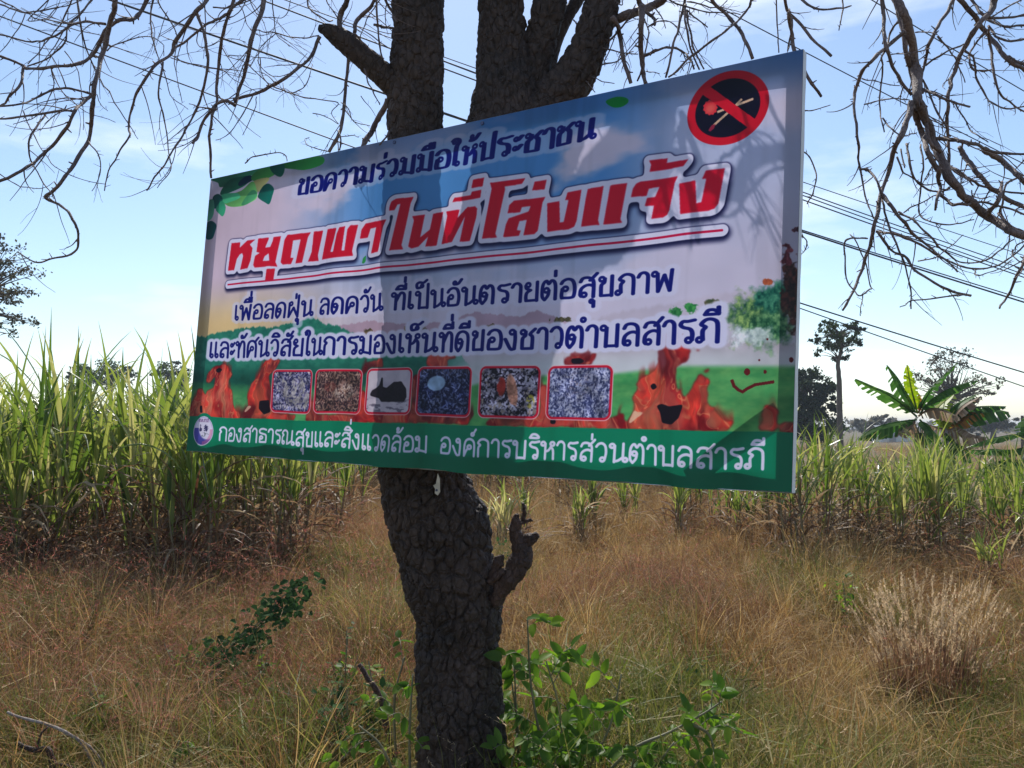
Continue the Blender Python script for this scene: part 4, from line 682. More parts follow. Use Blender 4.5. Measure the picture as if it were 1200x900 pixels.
for pth, r0, r1, d, tw in (
    ([(375, 240), (430, 310), (510, 420), (600, 510), (690, 580), (810, 693)], 2.4, 1.0, 2.5, 2), ([(335, 455), (400, 460), (480, 485), (620, 550), (740, 620), (830, 660), (940, 672), (1050, 650), (1140, 600), (1230, 500)], 1.6, .9, 2.5, 2), ([(465, 340), (560, 400), (640, 480), (740, 580), (850, 640), (970, 620), (1060, 570), (1140, 500)], 1.4, .8, 2.5, 2),
    ([(368, 270), (420, 450), (500, 640), (540, 800), (540, 905)], 1.4, .8, 2.5, 2), ([(345, 465), (440, 580), (510, 610), (560, 680), (700, 770), (800, 815), (888, 832)], 1.5, 1.6, 2.5, 1), ([(888, 832), (820, 832), (740, 840), (600, 855), (520, 870), (470, 900)], 1.3, .6, 2.5, 0), ([(280, 500), (200, 495), (150, 525), (155, 650), (175, 770), (230, 835), (290, 800), (300, 770), (270, 640), (215, 510), (185, 475)], 1.1, .6, 2.45, 0), ([(250, 835), (245, 905), (240, 950)], .7, .5, 2.45, 0),
    ([(245, 92), (290, 105), (335, 165), (375, 260)], 1.6, 1.4, 2.5, 1), ([(510, -60), (530, 40), (560, 140), (620, 205), (700, 222), (760, 205)], 1.5, .9, 2.6, 1), ([(595, -50), (610, 60), (600, 150), (585, 300), (605, 380), (680, 410), (780, 415), (910, 385)], 1.2, .7, 2.6, 1), ([(455, 20), (480, 90), (560, 150), (620, 180), (685, 180)], 1.1, .7, 2.55, 0), ([(480, -20), (500, 80)], 1.0, .7, 2.55, 0),
    ([(705, 90), (700, 160), (712, 200), (690, 260), (678, 330)], 2.6, 1.6, 2.55, 0), ([(1068, 170), (1065, 230), (1040, 300), (985, 360)], 1.8, 3.0, 2.6, 1), ([(820, -40), (870, 40), (940, 130), (1020, 220), (1120, 280), (1230, 320)], 3.0, 2.6, 2.65, 3), ([(960, -20), (1050, 25), (1110, 80), (1170, 130), (1230, 190)], 3.6, 3.0, 2.7, 2), ([(1170, 130), (1090, 185), (1065, 290), (1060, 360), (1110, 420), (1200, 460)], 1.5, 1.0, 2.7, 2),
    ([(1215, 600), (1180, 680), (1120, 800), (1090, 860), (1055, 905)], 2.0, 1.2, 2.6, 1), ([(700, 230), (740, 270), (800, 295), (860, 300), (900, 290), (980, 285), (1100, 320), (1230, 370)], 2.0, 1.0, 2.6, 2), ([(735, 60), (800, 90), (860, 140), (1000, 205), (1230, 245)], 2.0, 1.2, 2.65, 3), ([(890, 220), (900, 250), (960, 265), (1000, 250)], .8, .6, 2.6, 1), ([(490, 340), (560, 310), (650, 260), (760, 205), (860, 160), (1000, 100)], .9, .6, 2.7, 1),
    ([(580, 628), (680, 605), (760, 550), (840, 475)], .8, .5, 2.5, 0), ([(910, 682), (915, 705), (960, 708), (1060, 670), (1140, 620)], .8, .5, 2.5, 0), ([(1140, 560), (1150, 620), (1230, 660)], .9, .6, 2.5, 0), ([(1230, 500), (1160, 540), (1140, 590)], .9, .6, 2.5, 0), ([(1040, 350), (1100, 400), (1160, 440), (1230, 460)], 1.2, .8, 2.6, 2), ([(760, 0), (775, 90), (880, 160), (900, 190)], 1.4, .8, 2.6, 2), ([(1200, 40), (1150, 90)], 1.0, .6, 2.7, 0), ([(650, 90), (640, 130), (620, 160)], .8, .5, 2.6, 0)):
    branch(pth, r0=r0, r1=r1, d0=d, twigs=tw, tl=(20, 60), **Q5)
# limbs out of the picture that carry those boughs
for pth in ([(789, -250), (900, -330, ), (1010, -260), (1026, -84)], [(690, -215), (850, -420), (1080, -300), (1168, -24)]):
    branch([(x, y) for x, y in pth], r0=13, r1=8, d0=TD, d1=2.65, twigs=0, seg=12)
branch([(478, -215), (330, -330), (200, -260), (140, -75)], r0=14, r1=6, d0=TD, d1=2.7, twigs=2, seg=12)
branch([(440, -395), (350, -250), (300, -120), (290, -42)], r0=10, r1=5, d0=TD+.3, d1=3.0, twigs=2, seg=12)

# metal tag nailed to the trunk
mb = MB(); c = W(513, 568, TD-.185)
pl = [(-.3, 1.0), (.1, 1.35), (.35, .8), (.4, -.9), (-.1, -1.4), (-.55, -1.0), (-.5, .2), (-.75, -.2)]
P = [c + CR*(x*.022) + CU*(y*.030) for x, y in [(0, 1.4), (.35, .7), (.4, -.9), (0, -1.35), (-.5, -1.05), (-.45, -.5), (-.8, -.1), (-.3, .1)]]
n = len(P); q = len(mb.v); mb.v += [tuple(p) for p in P]+[tuple(p - BN*.0 + CF*.002) for p in P]; mb.f += [tuple(range(n)), tuple(range(2*n-1, n-1, -1))]+[(i, n+i, n+(i+1) % n, (i+1) % n) for i in range(n)]; mb.m += [0]*(n+2)
tg = mb.build('metal_tag', simple('tin', (.5, .5, .5), .35, .7)); tag(tg, 'small torn metal tag nailed to the trunk just under the banner', 'tag')
mb = MB(); h = c + CU*(-.02) + CR*(-.004); mb.tube([h-CF*.001, h-CF*.007], .0045, 10); nl = mb.build('nail', M_NAIL); nl.parent = tg

# loose strings of the wires
M_WIRE = simple('wire_rubber', (.035, .04, .055), .6, var=.1)
def wire(a, b, da, db, r, label, sag=.15):
    A = W(a[0], a[1], da); B = W(b[0], b[1], db); pts = []
    for k in range(31): t_ = k/30; p = A.lerp(B, t_); p.z -= sag*4*t_*(1-t_); pts.append(p)
    mb = MB(); mb.tube(pts, r, 6); o = mb.build('overhead_wire', M_WIRE, None, True); tag(o, label, 'wire', 'overhead wires crossing the sky')
def ext(x0, y0, x1, y1, xa, xb):
    k = (y1-y0)/(x1-x0); return (xa, y0+k*(xa-x0)), (xb, y0+k*(xb-x0))
for (x0, y0, x1, y1, xa, xb, r, lb) in (
    (200, 22, 450, 104, 60, 1400, .017, 'thick overhead wire running behind the left limb of the bare tree to the banner'), (200, 89, 422, 169, -150, 1400, .011, 'overhead wire that meets the banner top edge left of the tree'), (310, 0, 460, 54, 250, 1400, .012, 'overhead wire passing just above the broken stub limb'),
    (337, 0, 460, 42, 290, 1400, .008, 'thin overhead wire over the broken stub limb, highest of the left wires'), (850, 10, 1180, 175, 780, 1500, .009, 'overhead wire running down from above the banner corner behind the right bough'), (1026, 0, 1200, 100, 960, 1500, .009, 'overhead wire in the upper right corner, steepest of all wires'),
    (960, 225, 1200, 309, 500, 1500, .010, 'upper of the paired wires right of the banner'), (960, 229, 1200, 315, 500, 1500, .010, 'lower of the paired wires right of the banner'), (960, 269, 1200, 344, 500, 1500, .011, 'single overhead wire below the paired wires right of the banner'), (937, 348, 1200, 430, 500, 1500, .013, 'lowest overhead wire, passing over the banana plants')):
    p, q2 = ext(x0, y0, x1, y1, xa, xb); wire(p, q2, 13, 19, r, lb, .12)

# ------------------------------------------------------------------ ground
def gz(x, y):
    return .22*mn.noise(Vector((x*.45, y*.45, 1))) + .10*mn.noise(Vector((x*1.1, y*1.1, 4))) + (.12*mn.noise(Vector((x*.05, y*.05, 2))) if y > 12 else 0)
def ground():
    xs = sorted(set([round(v, 3) for v in list(np.linspace(-14, 16, 100)) + list(np.linspace(-60, 60, 40)) + list(np.linspace(-900, 900, 25))]))
    ys = sorted(set([round(v, 3) for v in list(np.linspace(-4, 22, 90)) + list(np.linspace(22, 90, 30)) + list(np.linspace(-60, 1500, 30))]))
    vs = [(x, y, gz(x, y) if abs(x) < 60 and -5 < y < 90 else 0) for y in ys for x in xs]; n = len(xs)
    fs = [(j*n+i, j*n+i+1, (j+1)*n+i+1, (j+1)*n+i) for j in range(len(ys)-1) for i in range(n-1)]
    me = bpy.data.meshes.new('ground'); me.from_pydata(vs, [], fs); me.polygons.foreach_set('use_smooth', [True]*len(fs))
    m, t, o = mat('dry_soil'); p = t.nodes.new('ShaderNodeBsdfPrincipled'); g = t.nodes.new('ShaderNodeNewGeometry')
    a = t.nodes.new('ShaderNodeTexNoise'); a.inputs['Scale'].default_value = .25; a.inputs['Detail'].default_value = 8; b = t.nodes.new('ShaderNodeTexNoise'); b.inputs['Scale'].default_value = 25; b.inputs['Detail'].default_value = 8
    for k in (a, b): t.links.new(g.outputs['Position'], k.inputs['Vector'])
    r1 = ramp(t, [(.35, (.13, .09, .045)), (.5, (.21, .15, .075)), (.65, (.12, .13, .05))]); r2 = ramp(t, [(.3, (.35, .35, .35)), (.7, (1, 1, 1))]); mx = t.nodes.new('ShaderNodeMixRGB'); mx.blend_type = 'MULTIPLY'; mx.inputs[0].default_value = 1
    t.links.new(a.outputs[0], r1.inputs[0]); t.links.new(b.outputs[0], r2.inputs[0]); t.links.new(r1.outputs[0], mx.inputs[1]); t.links.new(r2.outputs[0], mx.inputs[2]); t.links.new(mx.outputs[0], p.inputs['Base Color']); p.inputs['Roughness'].default_value = 1
    t.links.new(p.outputs[0], o.inputs[0]); me.materials.append(m); tag(link('ground', me), kind='structure')
ground()

# ------------------------------------------------------------------ scattering on points (for what nobody could count)
def scatter(name, P, rot, scl, protos):
    col = bpy.data.collections.new(name+'_sources')
    for i, me in enumerate(protos):
        o = bpy.data.objects.new('%s_source_%02d' % (name, i), me); col.objects.link(o)
    me = bpy.data.meshes.new(name); me.from_pydata([tuple(p) for p in P], [], [])
    a = me.attributes.new('rot', 'FLOAT_VECTOR', 'POINT'); a.data.foreach_set('vector', np.asarray(rot, np.float32).ravel())
    a = me.attributes.new('scl', 'FLOAT_VECTOR', 'POINT'); a.data.foreach_set('vector', np.asarray(scl, np.float32).ravel())
    a = me.attributes.new('pick', 'INT', 'POINT'); a.data.foreach_set('value', RNG.integers(0, len(protos), len(P)).astype(np.int32))
    ob = link(name, me); g = bpy.data.node_groups.new(name+'_nodes', 'GeometryNodeTree')
    g.interface.new_socket('Geometry', in_out='INPUT', socket_type='NodeSocketGeometry'); g.interface.new_socket('Geometry', in_out='OUTPUT', socket_type='NodeSocketGeometry')
    N = g.nodes.new; gi = N('NodeGroupInput'); go = N('NodeGroupOutput'); mp_ = N('GeometryNodeMeshToPoints'); ip = N('GeometryNodeInstanceOnPoints'); ci = N('GeometryNodeCollectionInfo')
    ci.inputs['Collection'].default_value = col; ci.inputs['Separate Children'].default_value = True; ci.inputs['Reset Children'].default_value = True; ip.inputs['Pick Instance'].default_value = True
    for nm, ty, so in (('rot', 'FLOAT_VECTOR', 'Rotation'), ('scl', 'FLOAT_VECTOR', 'Scale'), ('pick', 'INT', 'Instance Index')):
        na = N('GeometryNodeInputNamedAttribute'); na.data_type = ty; na.inputs['Name'].default_value = nm; g.links.new(na.outputs['Attribute'], ip.inputs[so])
    g.links.new(gi.outputs[0], mp_.inputs[0]); g.links.new(mp_.outputs[0], ip.inputs['Points']); g.links.new(ci.outputs[0], ip.inputs['Instance']); g.links.new(ip.outputs[0], go.inputs[0])
    md = ob.modifiers.new('scatter', 'NODES'); md.node_group = g; return ob

def blade(mb, p, yaw, L, w, lean, curl, n=4, tw=0.0, fold=0.0):
    "tapering strip that starts upright-ish and bends over; returns its tip"
    d = Vector((math.cos(yaw), math.sin(yaw), 0)); s = Vector((-math.sin(yaw), math.cos(yaw), 0)); th = lean; p = Vector(p); rows = []
    for i in range(n+1):
        f = i/n; ww = w*(1-f**2.2)*(.55+.45*min(1, 4*f)) if i < n else w*.04
        t_ = d*math.sin(th)+Vector((0, 0, 1))*math.cos(th); nn = d*math.cos(th)-Vector((0, 0, 1))*math.sin(th); a = tw*f; ss = s*math.cos(a)+nn*math.sin(a)
        if fold: rows.append((p-ss*ww/2+nn*ww*fold, p, p+ss*ww/2+nn*ww*fold))
        else: rows.append((p-ss*ww/2, p+ss*ww/2))
        p = p+t_*(L/n); th += curl/n*(.5+f)
    n0 = len(mb.v); k = len(rows[0])
    for r in rows: mb.v += [tuple(x) for x in r]
    for i in range(n):
        for q in range(k-1): a = n0+i*k+q; mb.f.append((a, a+1, a+k+1, a+k)); mb.m.append(mb.mi)
    return p
U = random.uniform
def plume(mb, p, yaw, th, L, w, n=10):
    d = Vector((math.cos(yaw)*math.sin(th), math.sin(yaw)*math.sin(th), math.cos(th)))
    for i in range(n):
        q = Vector(p)+d*(L*i/n); e = (d+Vector((U(-1, 1), U(-1, 1), U(-1, 1)))*.8).normalized(); f = e.cross(Vector((U(-1, 1), U(-1, 1), 1))).normalized(); l = w*(1.6-i/n)
        mb.tri(q-f*w*.16, q+f*w*.16, q+e*l)

GRASS_DRY = leafy('dry_grass_blades', [(.07, .034, .016), (.17, .088, .040), (.31, .18, .080), (.56, .40, .20), (.22, .165, .06)], .34, 1.2, .1)
GRASS_RED = leafy('red_grass_blades', [(.10, .055, .035), (.19, .10, .065), (.27, .15, .10), (.34, .20, .14)], .42, 1.5, .1)
GRASS_OLV = leafy('olive_grass_blades', [(.045, .045, .016), (.09, .11, .028), (.14, .165, .04), (.22, .20, .07), (.36, .28, .13)], .36, 1.1, .12)
PLUME_TAN = leafy('pale_seed_plumes', [(.32, .23, .14), (.45, .34, .22), (.58, .46, .32)], .5, 5, .05); PLUME_RED = leafy('red_seed_plumes', [(.24, .09, .075), (.34, .13, .11), (.40, .20, .15)], .45, 3, .05)
def tuft(mats, nb, hmin, hmax, w, lean, curl, rad, plumes=0, pl=(.06, .012), n=3):
    mb = MB()
    for i in range(nb):
        a = U(0, 6.28); r = rad*math.sqrt(U(0, 1)); ly = U(0, 1) < .38; blade(mb, (r*math.cos(a), r*math.sin(a), U(0, .26)*hmax/.5 if ly else -.03), U(0, 6.28), U(hmin, hmax)*(.75 if ly else 1), w*U(.5, 1.2), U(.8, 1.9) if ly else U(0, lean), U(-.9, 1.2) if ly else U(0, curl), n, U(-1, 1))
    for i in range(plumes):
        a = U(0, 6.28); r = rad*math.sqrt(U(0, 1)); y = U(0, 6.28); ln = U(.05, lean); L = U(hmax*.8, hmax*1.15); cu = U(.2, curl*.8); mb.mi = 0
        tip = blade(mb, (r*math.cos(a), r*math.sin(a), 0), y, L, w*.45, ln, cu, 5); mb.mi = 1; plume(mb, tip, y, ln+cu, pl[0]*U(.7, 1.3), pl[1], 9)
    return mb.mesh('tuft', mats)
dry = [tuft([GRASS_DRY, PLUME_TAN], 95, .14, .50, .0036, 1.0, 2.6, .22, 6, (.05, .007)) for _ in range(6)] + [tuft([GRASS_DRY, PLUME_TAN], 60, .26, .66, .0034, .8, 2.2, .16, 9, (.07, .008)) for _ in range(3)]
red = [tuft([GRASS_RED, PLUME_RED], 50, .25, .62, .0036, .7, 2.1, .22, 20, (.14, .013)) for _ in range(5)]
def tussock(mats, nb, L0, L1, w, plumes, pl):
    mb = MB()
    for i in range(nb):
        a = U(0, 6.28); r = U(0, .07); mb.mi = 0; ln = U(.05, .75); cu = U(.9, 2.3); L = U(L0, L1); tip = blade(mb, (r*math.cos(a), r*math.sin(a), -.03), a+U(-.5, .5), L, w*U(.6, 1.3), ln, cu, 5, U(-1, 1))
        if i < plumes: mb.mi = 1; plume(mb, tip, a, ln+cu, pl[0]*U(.7, 1.3), pl[1], 10)
    return mb.mesh('tussock', mats)
tus_d = [tussock([GRASS_DRY, PLUME_TAN], 150, .35, .78, .0038, 14, (.07, .010)) for _ in range(4)]; tus_r = [tussock([GRASS_RED, PLUME_RED], 120, .35, .78, .0036, 40, (.14, .014)) for _ in range(3)]
olv = [tuft([GRASS_OLV, PLUME_TAN], 85, .12, .42, .0048, .9, 1.7, .28, 2, (.04, .006)) for _ in range(5)]
mat_low = [tuft([GRASS_DRY, PLUME_TAN], 90, .15, .38, .0045, 1.3, 1.2, .3, 0) for _ in range(3)]

def field_points(n, d0, d1, keep, pxa=-260, pxb=1460):
    out = []
    while len(out) < n:
        d = math.sqrt(U(d0*d0, d1*d1)); px = U(pxa, pxb); x = GX(px, d)
        if keep(px, d, x): out.append((x, d, gz(x, d)))
    return out
def rsn(P, smin, smax, tilt=.15, k=2, f=.9):
    near = lambda x, y: .7 if (abs(x-2.4) < .6 and 3.4 < y < 4.8) else 1
    S = [near(x, y)*(smin+(smax-smin)*min(1, max(0, .5+1.1*nz(x, y, f, k)+.5*nz(x, y, f*3, k+9))))*U(.85, 1.15) for x, y, z in P]; W_ = .35
    return [(W_*nz(x, y, .7, 31)+U(-tilt, tilt), W_*nz(x, y, .7, 35)+U(-tilt, tilt), U(0, 6.28)) for x, y, z in P], [(s, s, s*U(.8, 1.1)) for s in S]
def rs(P, smin, smax, tilt=.15):
    return [(U(-tilt, tilt), U(-tilt, tilt), U(0, 6.28)) for _ in P], [(lambda s: (s, s, s*U(.85, 1.15)))(U(smin, smax)) for _ in P]
def nz(x, y, s, k): return mn.noise(Vector((x*s, y*s, k)))
def k_dry(px, d, x):
    return (px > 380 or nz(x, d, .5, 3) > -.05 or U(0, 1) < .35) and (d > 4.4 or U(0, 1) < .4)
P = field_points(3900, 2.7, 15, k_dry); r, s = rsn(P, .3, 1.15); tag(scatter('dry_grass', P, r, s, dry), 'golden brown dry grass covering the rough ground', 'grass', kind='stuff')
P = field_points(2300, 15, 60, lambda px, d, x: px > 300 or d < 20); r, s = rs(P, .9, 1.7); tag(scatter('distant_grass', P, r, s, dry), 'dry yellow grass in the open field farther back', 'grass', kind='stuff')
P = field_points(1500, 11.5, 24, lambda px, d, x: True, 360, 940); r, s = rs(P, .8, 1.5); tag(scatter('tall_straw', P, r, s, dry[-3:]), 'taller dry straw standing beyond the banner between the young cane tufts', 'grass', kind='stuff')
P = field_points(450, 3.6, 11, lambda px, d, x: (px < 480 and nz(x, d, .7, 11) > -.1) or (px > 480 and nz(x, d, .6, 14) > .35)); r, s = rsn(P, .6, 1.25, .3, 7); tag(scatter('red_plumed_grass', P, r, s, red), 'reddish brown plumed grass arching over, mostly left of the tree', 'grass', kind='stuff')
P = field_points(2700, 2.6, 9.5, lambda px, d, x: d < 4.8 or (px < 520 and nz(x, d, .8, 21) > -.15) or nz(x, d, .9, 25) > .2); r, s = rsn(P, .6, 1.4, .3, 5); tag(scatter('olive_grass', P, r, s, olv), 'matted olive green grass low over the ground', 'grass', kind='stuff')
P = field_points(1900, 2.6, 12, lambda px, d, x: True); r, s = rs(P, .8, 1.3, .3); tag(scatter('matted_straw', P, r, s, mat_low), 'flattened straw lying between the grass tufts', 'grass', kind='stuff')

P = field_points(560, 3.0, 13, lambda px, d, x: (d > 4.2 or U(0, 1) < .5) and not (1000 < px < 1180 and d < 5.4)); r, s = rs(P, .55, 1.15, .3); tag(scatter('dry_tussocks', P, r, s, tus_d), 'arching tussocks of straw coloured grass all over the field', 'grass', kind='stuff')
P = field_points(260, 3.4, 9.5, lambda px, d, x: px < 470 or (nz(x, d, .5, 41) > .2 and not (980 < px < 1190 and d < 5.6))); r, s = rs(P, .55, 1.05, .3); tag(scatter('red_tussocks', P, r, s, tus_r), 'arching red plumed tussocks, mostly in the left part of the field', 'grass', kind='stuff')

# ------------------------------------------------------------------ sugarcane
CANE = leafy('cane_leaf', [(.06, .105, .024), (.115, .17, .038), (.19, .235, .058), (.30, .31, .10), (.44, .39, .19)], .5, 1.0, .5, rough=.3)
CANE_DRY = leafy('dead_cane_leaf', [(.09, .045, .028), (.17, .095, .055), (.27, .18, .11), (.42, .33, .22)], .4, 2, .3)
CANE_STEM = simple('cane_stalk', (.16, .12, .06), .5, var=.5, scale=9)
def cane_meshes(H, ns, rad, green=1.0, wid=.05):
    g = MB(); dd = MB(); st = MB()
    for i in range(ns):
        a = U(0, 6.28); r = rad*math.sqrt(U(0, 1)); ln = U(0, .16); b = Vector((r*math.cos(a), r*math.sin(a), -.05)); h = H*U(.46, .6); top = b+Vector((math.cos(a)*ln*h, math.sin(a)*ln*h, h))
        st.tube([b, b.lerp(top, .5), top], [.013, .012, .008], 5)
        for k in range(random.randint(7, 9)):
            f = .25+.75*(k/8)**.8; p = b.lerp(top, min(1, f)); y = U(0, 6.28); up = k >= 4 or U(0, 1) < .12
            L = H*U(.42, .62)*(1 if up else .85)
            if up and U(0, 1) < green*.93: blade(g, p, y, L, wid*U(.7, 1.15), U(.05, .45), U(.3, 1.7) if U(0, 1) < .8 else U(1.8, 2.6), 9, U(-1.2, 1.2), .18)
            else: blade(dd, p, y, L*U(.7, 1), wid*U(.5, .9), U(.4, 1.1), U(1.2, 2.6), 6, U(-2, 2), .12)
        for k in range(2): blade(g, top, U(0, 6.28), H*U(.34, .46), wid*U(.8, 1.1), U(0, .22), U(.1, 1.3), 8, U(-1, 1), .22)
    for i in range(ns*9): blade(dd, (U(-rad, rad)*1.7, U(-rad, rad)*1.7, U(0, .5)*H*.4), U(0, 6.28), U(.35, 1.0), wid*.42, U(.1, 1.3), U(.5, 2.4), 5, U(-2, 2))
    return g.mesh('leaves', CANE), dd.mesh('dead_leaves', CANE_DRY), st.mesh('stalks', CANE_STEM)
CANE_BIG = [cane_meshes(2.36*U(.92, 1.04), 5, .24) for _ in range(9)]; CANE_MID = [cane_meshes(1.66*U(.85, 1.12), 6, .27, .85, .038) for _ in range(6)]; CANE_LOW = [cane_meshes(1.15, 5, .14, .75, .04) for _ in range(3)]
def clump(kind, px, d, s, label, group):
    x = GX(px, d); r = empty('sugarcane_clump', (x, d, gz(x, d)), U(0, 6.28)); r.scale = (s, s, s*U(.93, 1.07)); tag(r, label, 'sugarcane', group)
    for nm, me in zip(('leaves', 'dead_leaves', 'stalks'), random.choice(kind)):
        o = link(nm, me, r); o['kind'] = 'stuff'
    return r
left = []
def edge_d(px): return float(np.interp(px, [-300, -60, 60, 150, 235, 300, 350, 420, 600, 900, 960], [6.6, 7.4, 8.0, 8.2, 7.6, 7.9, 9.2, 13.5, 16, 17, 18]))
for row in range(3):
    for px in range(-180, 372, 40):
        left.append((px+U(-18, 18), edge_d(px)+row*.9+U(-.7, .7)))
CANE_LB = ('tall sugarcane clump in the dense field edge at the far left', 'tall sugarcane clump in the dense field edge midway to the banner', 'tall sugarcane clump in the field edge behind the banner left corner')
for px, d in left: clump(CANE_BIG, px, d, U(.86, 1.04) if px > -40 else U(.95, 1.1), CANE_LB[0 if px < 70 else (1 if px < 215 else 2)], 'sugarcane along the edge of the left field')
pts = []
while len(pts) < 340:
    px = U(-420, 900); d = math.sqrt(U(9, 32)**2); e = edge_d(px)+(2.5 if px < 372 else 0)
    if d > e and d < e+13: x = GX(px, d); pts.append((x, d, gz(x, d)))
def joined(k):
    g = MB(); vs = []; fs = []; ms = []; n = 0
    for mi, me in enumerate(k):
        vs += [tuple(v.co) for v in me.vertices]; fs += [tuple(n+i for i in p.vertices) for p in me.polygons]; ms += [mi]*len(me.polygons); n = len(vs)
    me = bpy.data.meshes.new('cane'); me.from_pydata(vs, [], fs)
    for m_ in (CANE, CANE_DRY, CANE_STEM): me.materials.append(m_)
    me.polygons.foreach_set('material_index', ms); return me
r, s = rs(pts, .82, 1.0, .03); tag(scatter('sugarcane_field', pts, r, s, [joined(k) for k in CANE_BIG]), 'dense mass of sugarcane in the field behind the banner', 'sugarcane', kind='stuff')
for i, (px, d, s) in enumerate(((585, 9.8, .9), (604, 10.4, 1.0), (684, 11.2, .9), (702, 12, 1.1), (742, 12.5, 1.1), (792, 11.3, 1.0), (812, 12, 1.0), (845, 11.0, .9), (868, 10.2, .9), (900, 10.5, 1.0))):
    clump(CANE_LOW, px, d, s, ('small young sugarcane tuft below the banner close to the trunk' if px < 650 else 'small young sugarcane tuft below the right half of the banner'), 'young sugarcane tufts below the banner')
for px, d, s in ((930, 9.2, 1.0), (950, 8.6, 1.02), (968, 9.4, 1.0), (984, 10.2, 1.0), (1004, 9.8, .88), (1024, 9.0, .78), (1046, 9.8, .86), (1066, 8.9, .88), (1084, 9.6, .92), (1102, 9.0, .94), (1120, 9.8, .88), (1052, 11, 1.0), (1078, 11.3, 1.08), (1100, 11.2, 1.04), (1142, 10.2, .76), (1172, 8.9, .84), (1192, 8.4, .95), (1214, 9.0, 1.0), (1238, 9.0, 1.0), (955, 10.5, 1.0), (1184, 10.2, .8)):
    clump(CANE_MID, px, d, s, ('short sugarcane clump in the row close beside the banner right edge' if px < 1010 else 'short sugarcane clump in the row in front of the banana plants' if px < 1160 else 'short sugarcane clump in the row at the right photo edge'), 'sugarcane right of the banner')
clump(CANE_LOW, 1160, 7.6, .62, 'small yellow green cane tuft standing alone behind the plumed grass', None)
for px, d, s, lb in ((240, 7.0, .78, 'dry reddish cane clump standing forward of the field under the banner left corner'), (50, 7.3, .75, 'dark dry cane clump standing forward at the far left field edge'), (345, 8.3, .8, 'dry cane clump at the right end of the left field edge under the logo text')):
    dr = [cane_meshes(2.2, 7, .2, .3)]; clump(dr, px, d, s, lb, None)

# ------------------------------------------------------------------ plumed grass clump at the right
d = 4.8; x = GX(1078, d); mb = MB()
pg = empty('plumed_grass_clump', (x, d, gz(x, d))); tag(pg, 'bushy clump of dry grass with pale fluffy seed plumes at the right', 'grass clump')
sb = MB(); pb = MB()
for i in range(400):
    a = U(0, 6.28); rr = .19*math.sqrt(U(0, 1)); b = (rr*math.cos(a)*1.25, rr*math.sin(a)*.8, U(-.05, .05)); y = a+U(-1.2, 1.2); ln = abs(random.gauss(0, .16))+rr*.45; cu = U(.0, .35); L = U(.24, .60)*(1-.4*rr); tip = blade(sb, b, y, L, .004, ln, cu, 5); plume(pb, tip, y, ln+cu, U(.05, .10), .017, 24)
for i in range(260):
    a = U(0, 6.28); rr = .27*math.sqrt(U(0, 1)); blade(sb, (rr*math.cos(a)*1.1, rr*math.sin(a)*.7, 0), a+U(-.8, .8), U(.3, .6), .005, U(.0, .35), U(.1, .7), 4, U(-1, 1))
o = sb.build('stems', leafy('clump_stems', [(.09, .05, .035), (.19, .11, .07), (.30, .19, .12)], .4, 3, .1), pg); o['kind'] = 'stuff'; o = pb.build('seed_plumes', PLUME_TAN, pg); o['kind'] = 'stuff'

# ------------------------------------------------------------------ banana plants
BAN = leafy('banana_leaf', [(.035, .085, .022), (.055, .13, .03), (.09, .18, .045)], .42, 2.0, .15, rough=.5); BAN_Y = leafy('young_banana_leaf', [(.14, .22, .03), (.22, .30, .04), (.30, .34, .06)], .55, 2, .3)
BAN_D = leafy('withered_banana_leaf', [(.16, .10, .06), (.28, .20, .13), (.36, .30, .22)], .35, 4, .2); BAN_O = leafy('orange_banana_leaf', [(.24, .12, .03), (.42, .20, .04), (.18, .10, .05)], .45, 3, .2)
BAN_S = simple('banana_pseudostem', (.17, .14, .07), .6, var=.5, scale=14, bump=.4)
def banana_leaf(root, path, wid, m, d, droop=.5, tear=.35, base=None):
    P = smooth_path([(px, py, d+dd) for px, py, dd in path], 6); C = [W(*p) for p in P]; n = len(C); mb = MB(); up = Vector((0, 0, 1))
    mb.tube(C, [.016*(1-.85*i/n)+.003 for i in range(n)], 5)
    seg = [C[0]]; M = 34; L = [0]
    for a, b in zip(C[:-1], C[1:]): L.append(L[-1]+(b-a).length)
    Q = [Vector([np.interp(L[-1]*k/M, L, [c[j] for c in C]) for j in range(3)]) for k in range(M+1)]
    for side in (-1, 1):
        prev = None; cut = 0
        for k in range(3, M+1):
            f = k/M; t_ = (Q[min(k+1, M)]-Q[k-1]).normalized(); s_ = t_.cross(up)
            s_ = (s_.normalized() if s_.length > .15 else t_.cross(Vector((0, 1, 0))).normalized())*side; nn = s_.cross(t_).normalized()*side
            w = wid*math.sin(math.pi*min(1, (f-.06)/.94)**.75)**.6 if f < .995 else .01
            e1 = Q[k]+s_*w*.55-up*w*droop*.25+nn*.01; e2 = Q[k]+s_*w*(1-.25*droop)-up*w*droop+t_*w*.25
            row = (Q[k], e1, e2+Vector((U(-1, 1), U(-1, 1), U(-1, 1)))*.012)
            if prev and U(0, 1) > tear*.5:
                for q in range(2): mb.quad(prev[q], row[q], row[q+1], prev[q+1])
            elif prev: mb.quad(prev[0], row[0], row[1], prev[1])
            prev = row
    o = mb.build('leaf', m); o.parent = root; o.matrix_parent_inverse = Matrix.Translation(-root.location)
def stemz(root, px, d, h, r, lean=0):
    x = GX(px, d); g0 = gz(x, d); mb = MB(); n = 9; mb.tube([(x+lean*(i/n)**2, d, g0-.05+h*i/n) for i in range(n+1)], [r*(1.25-.5*i/n) for i in range(n+1)], 14, jit=.05)
    o = mb.build('pseudostem', BAN_S, None, True); o.parent = root; o.matrix_parent_inverse = Matrix.Translation(-root.location)
Zb = lambda x, y, dd=0: (960+x/5, 380+y/5, dd)
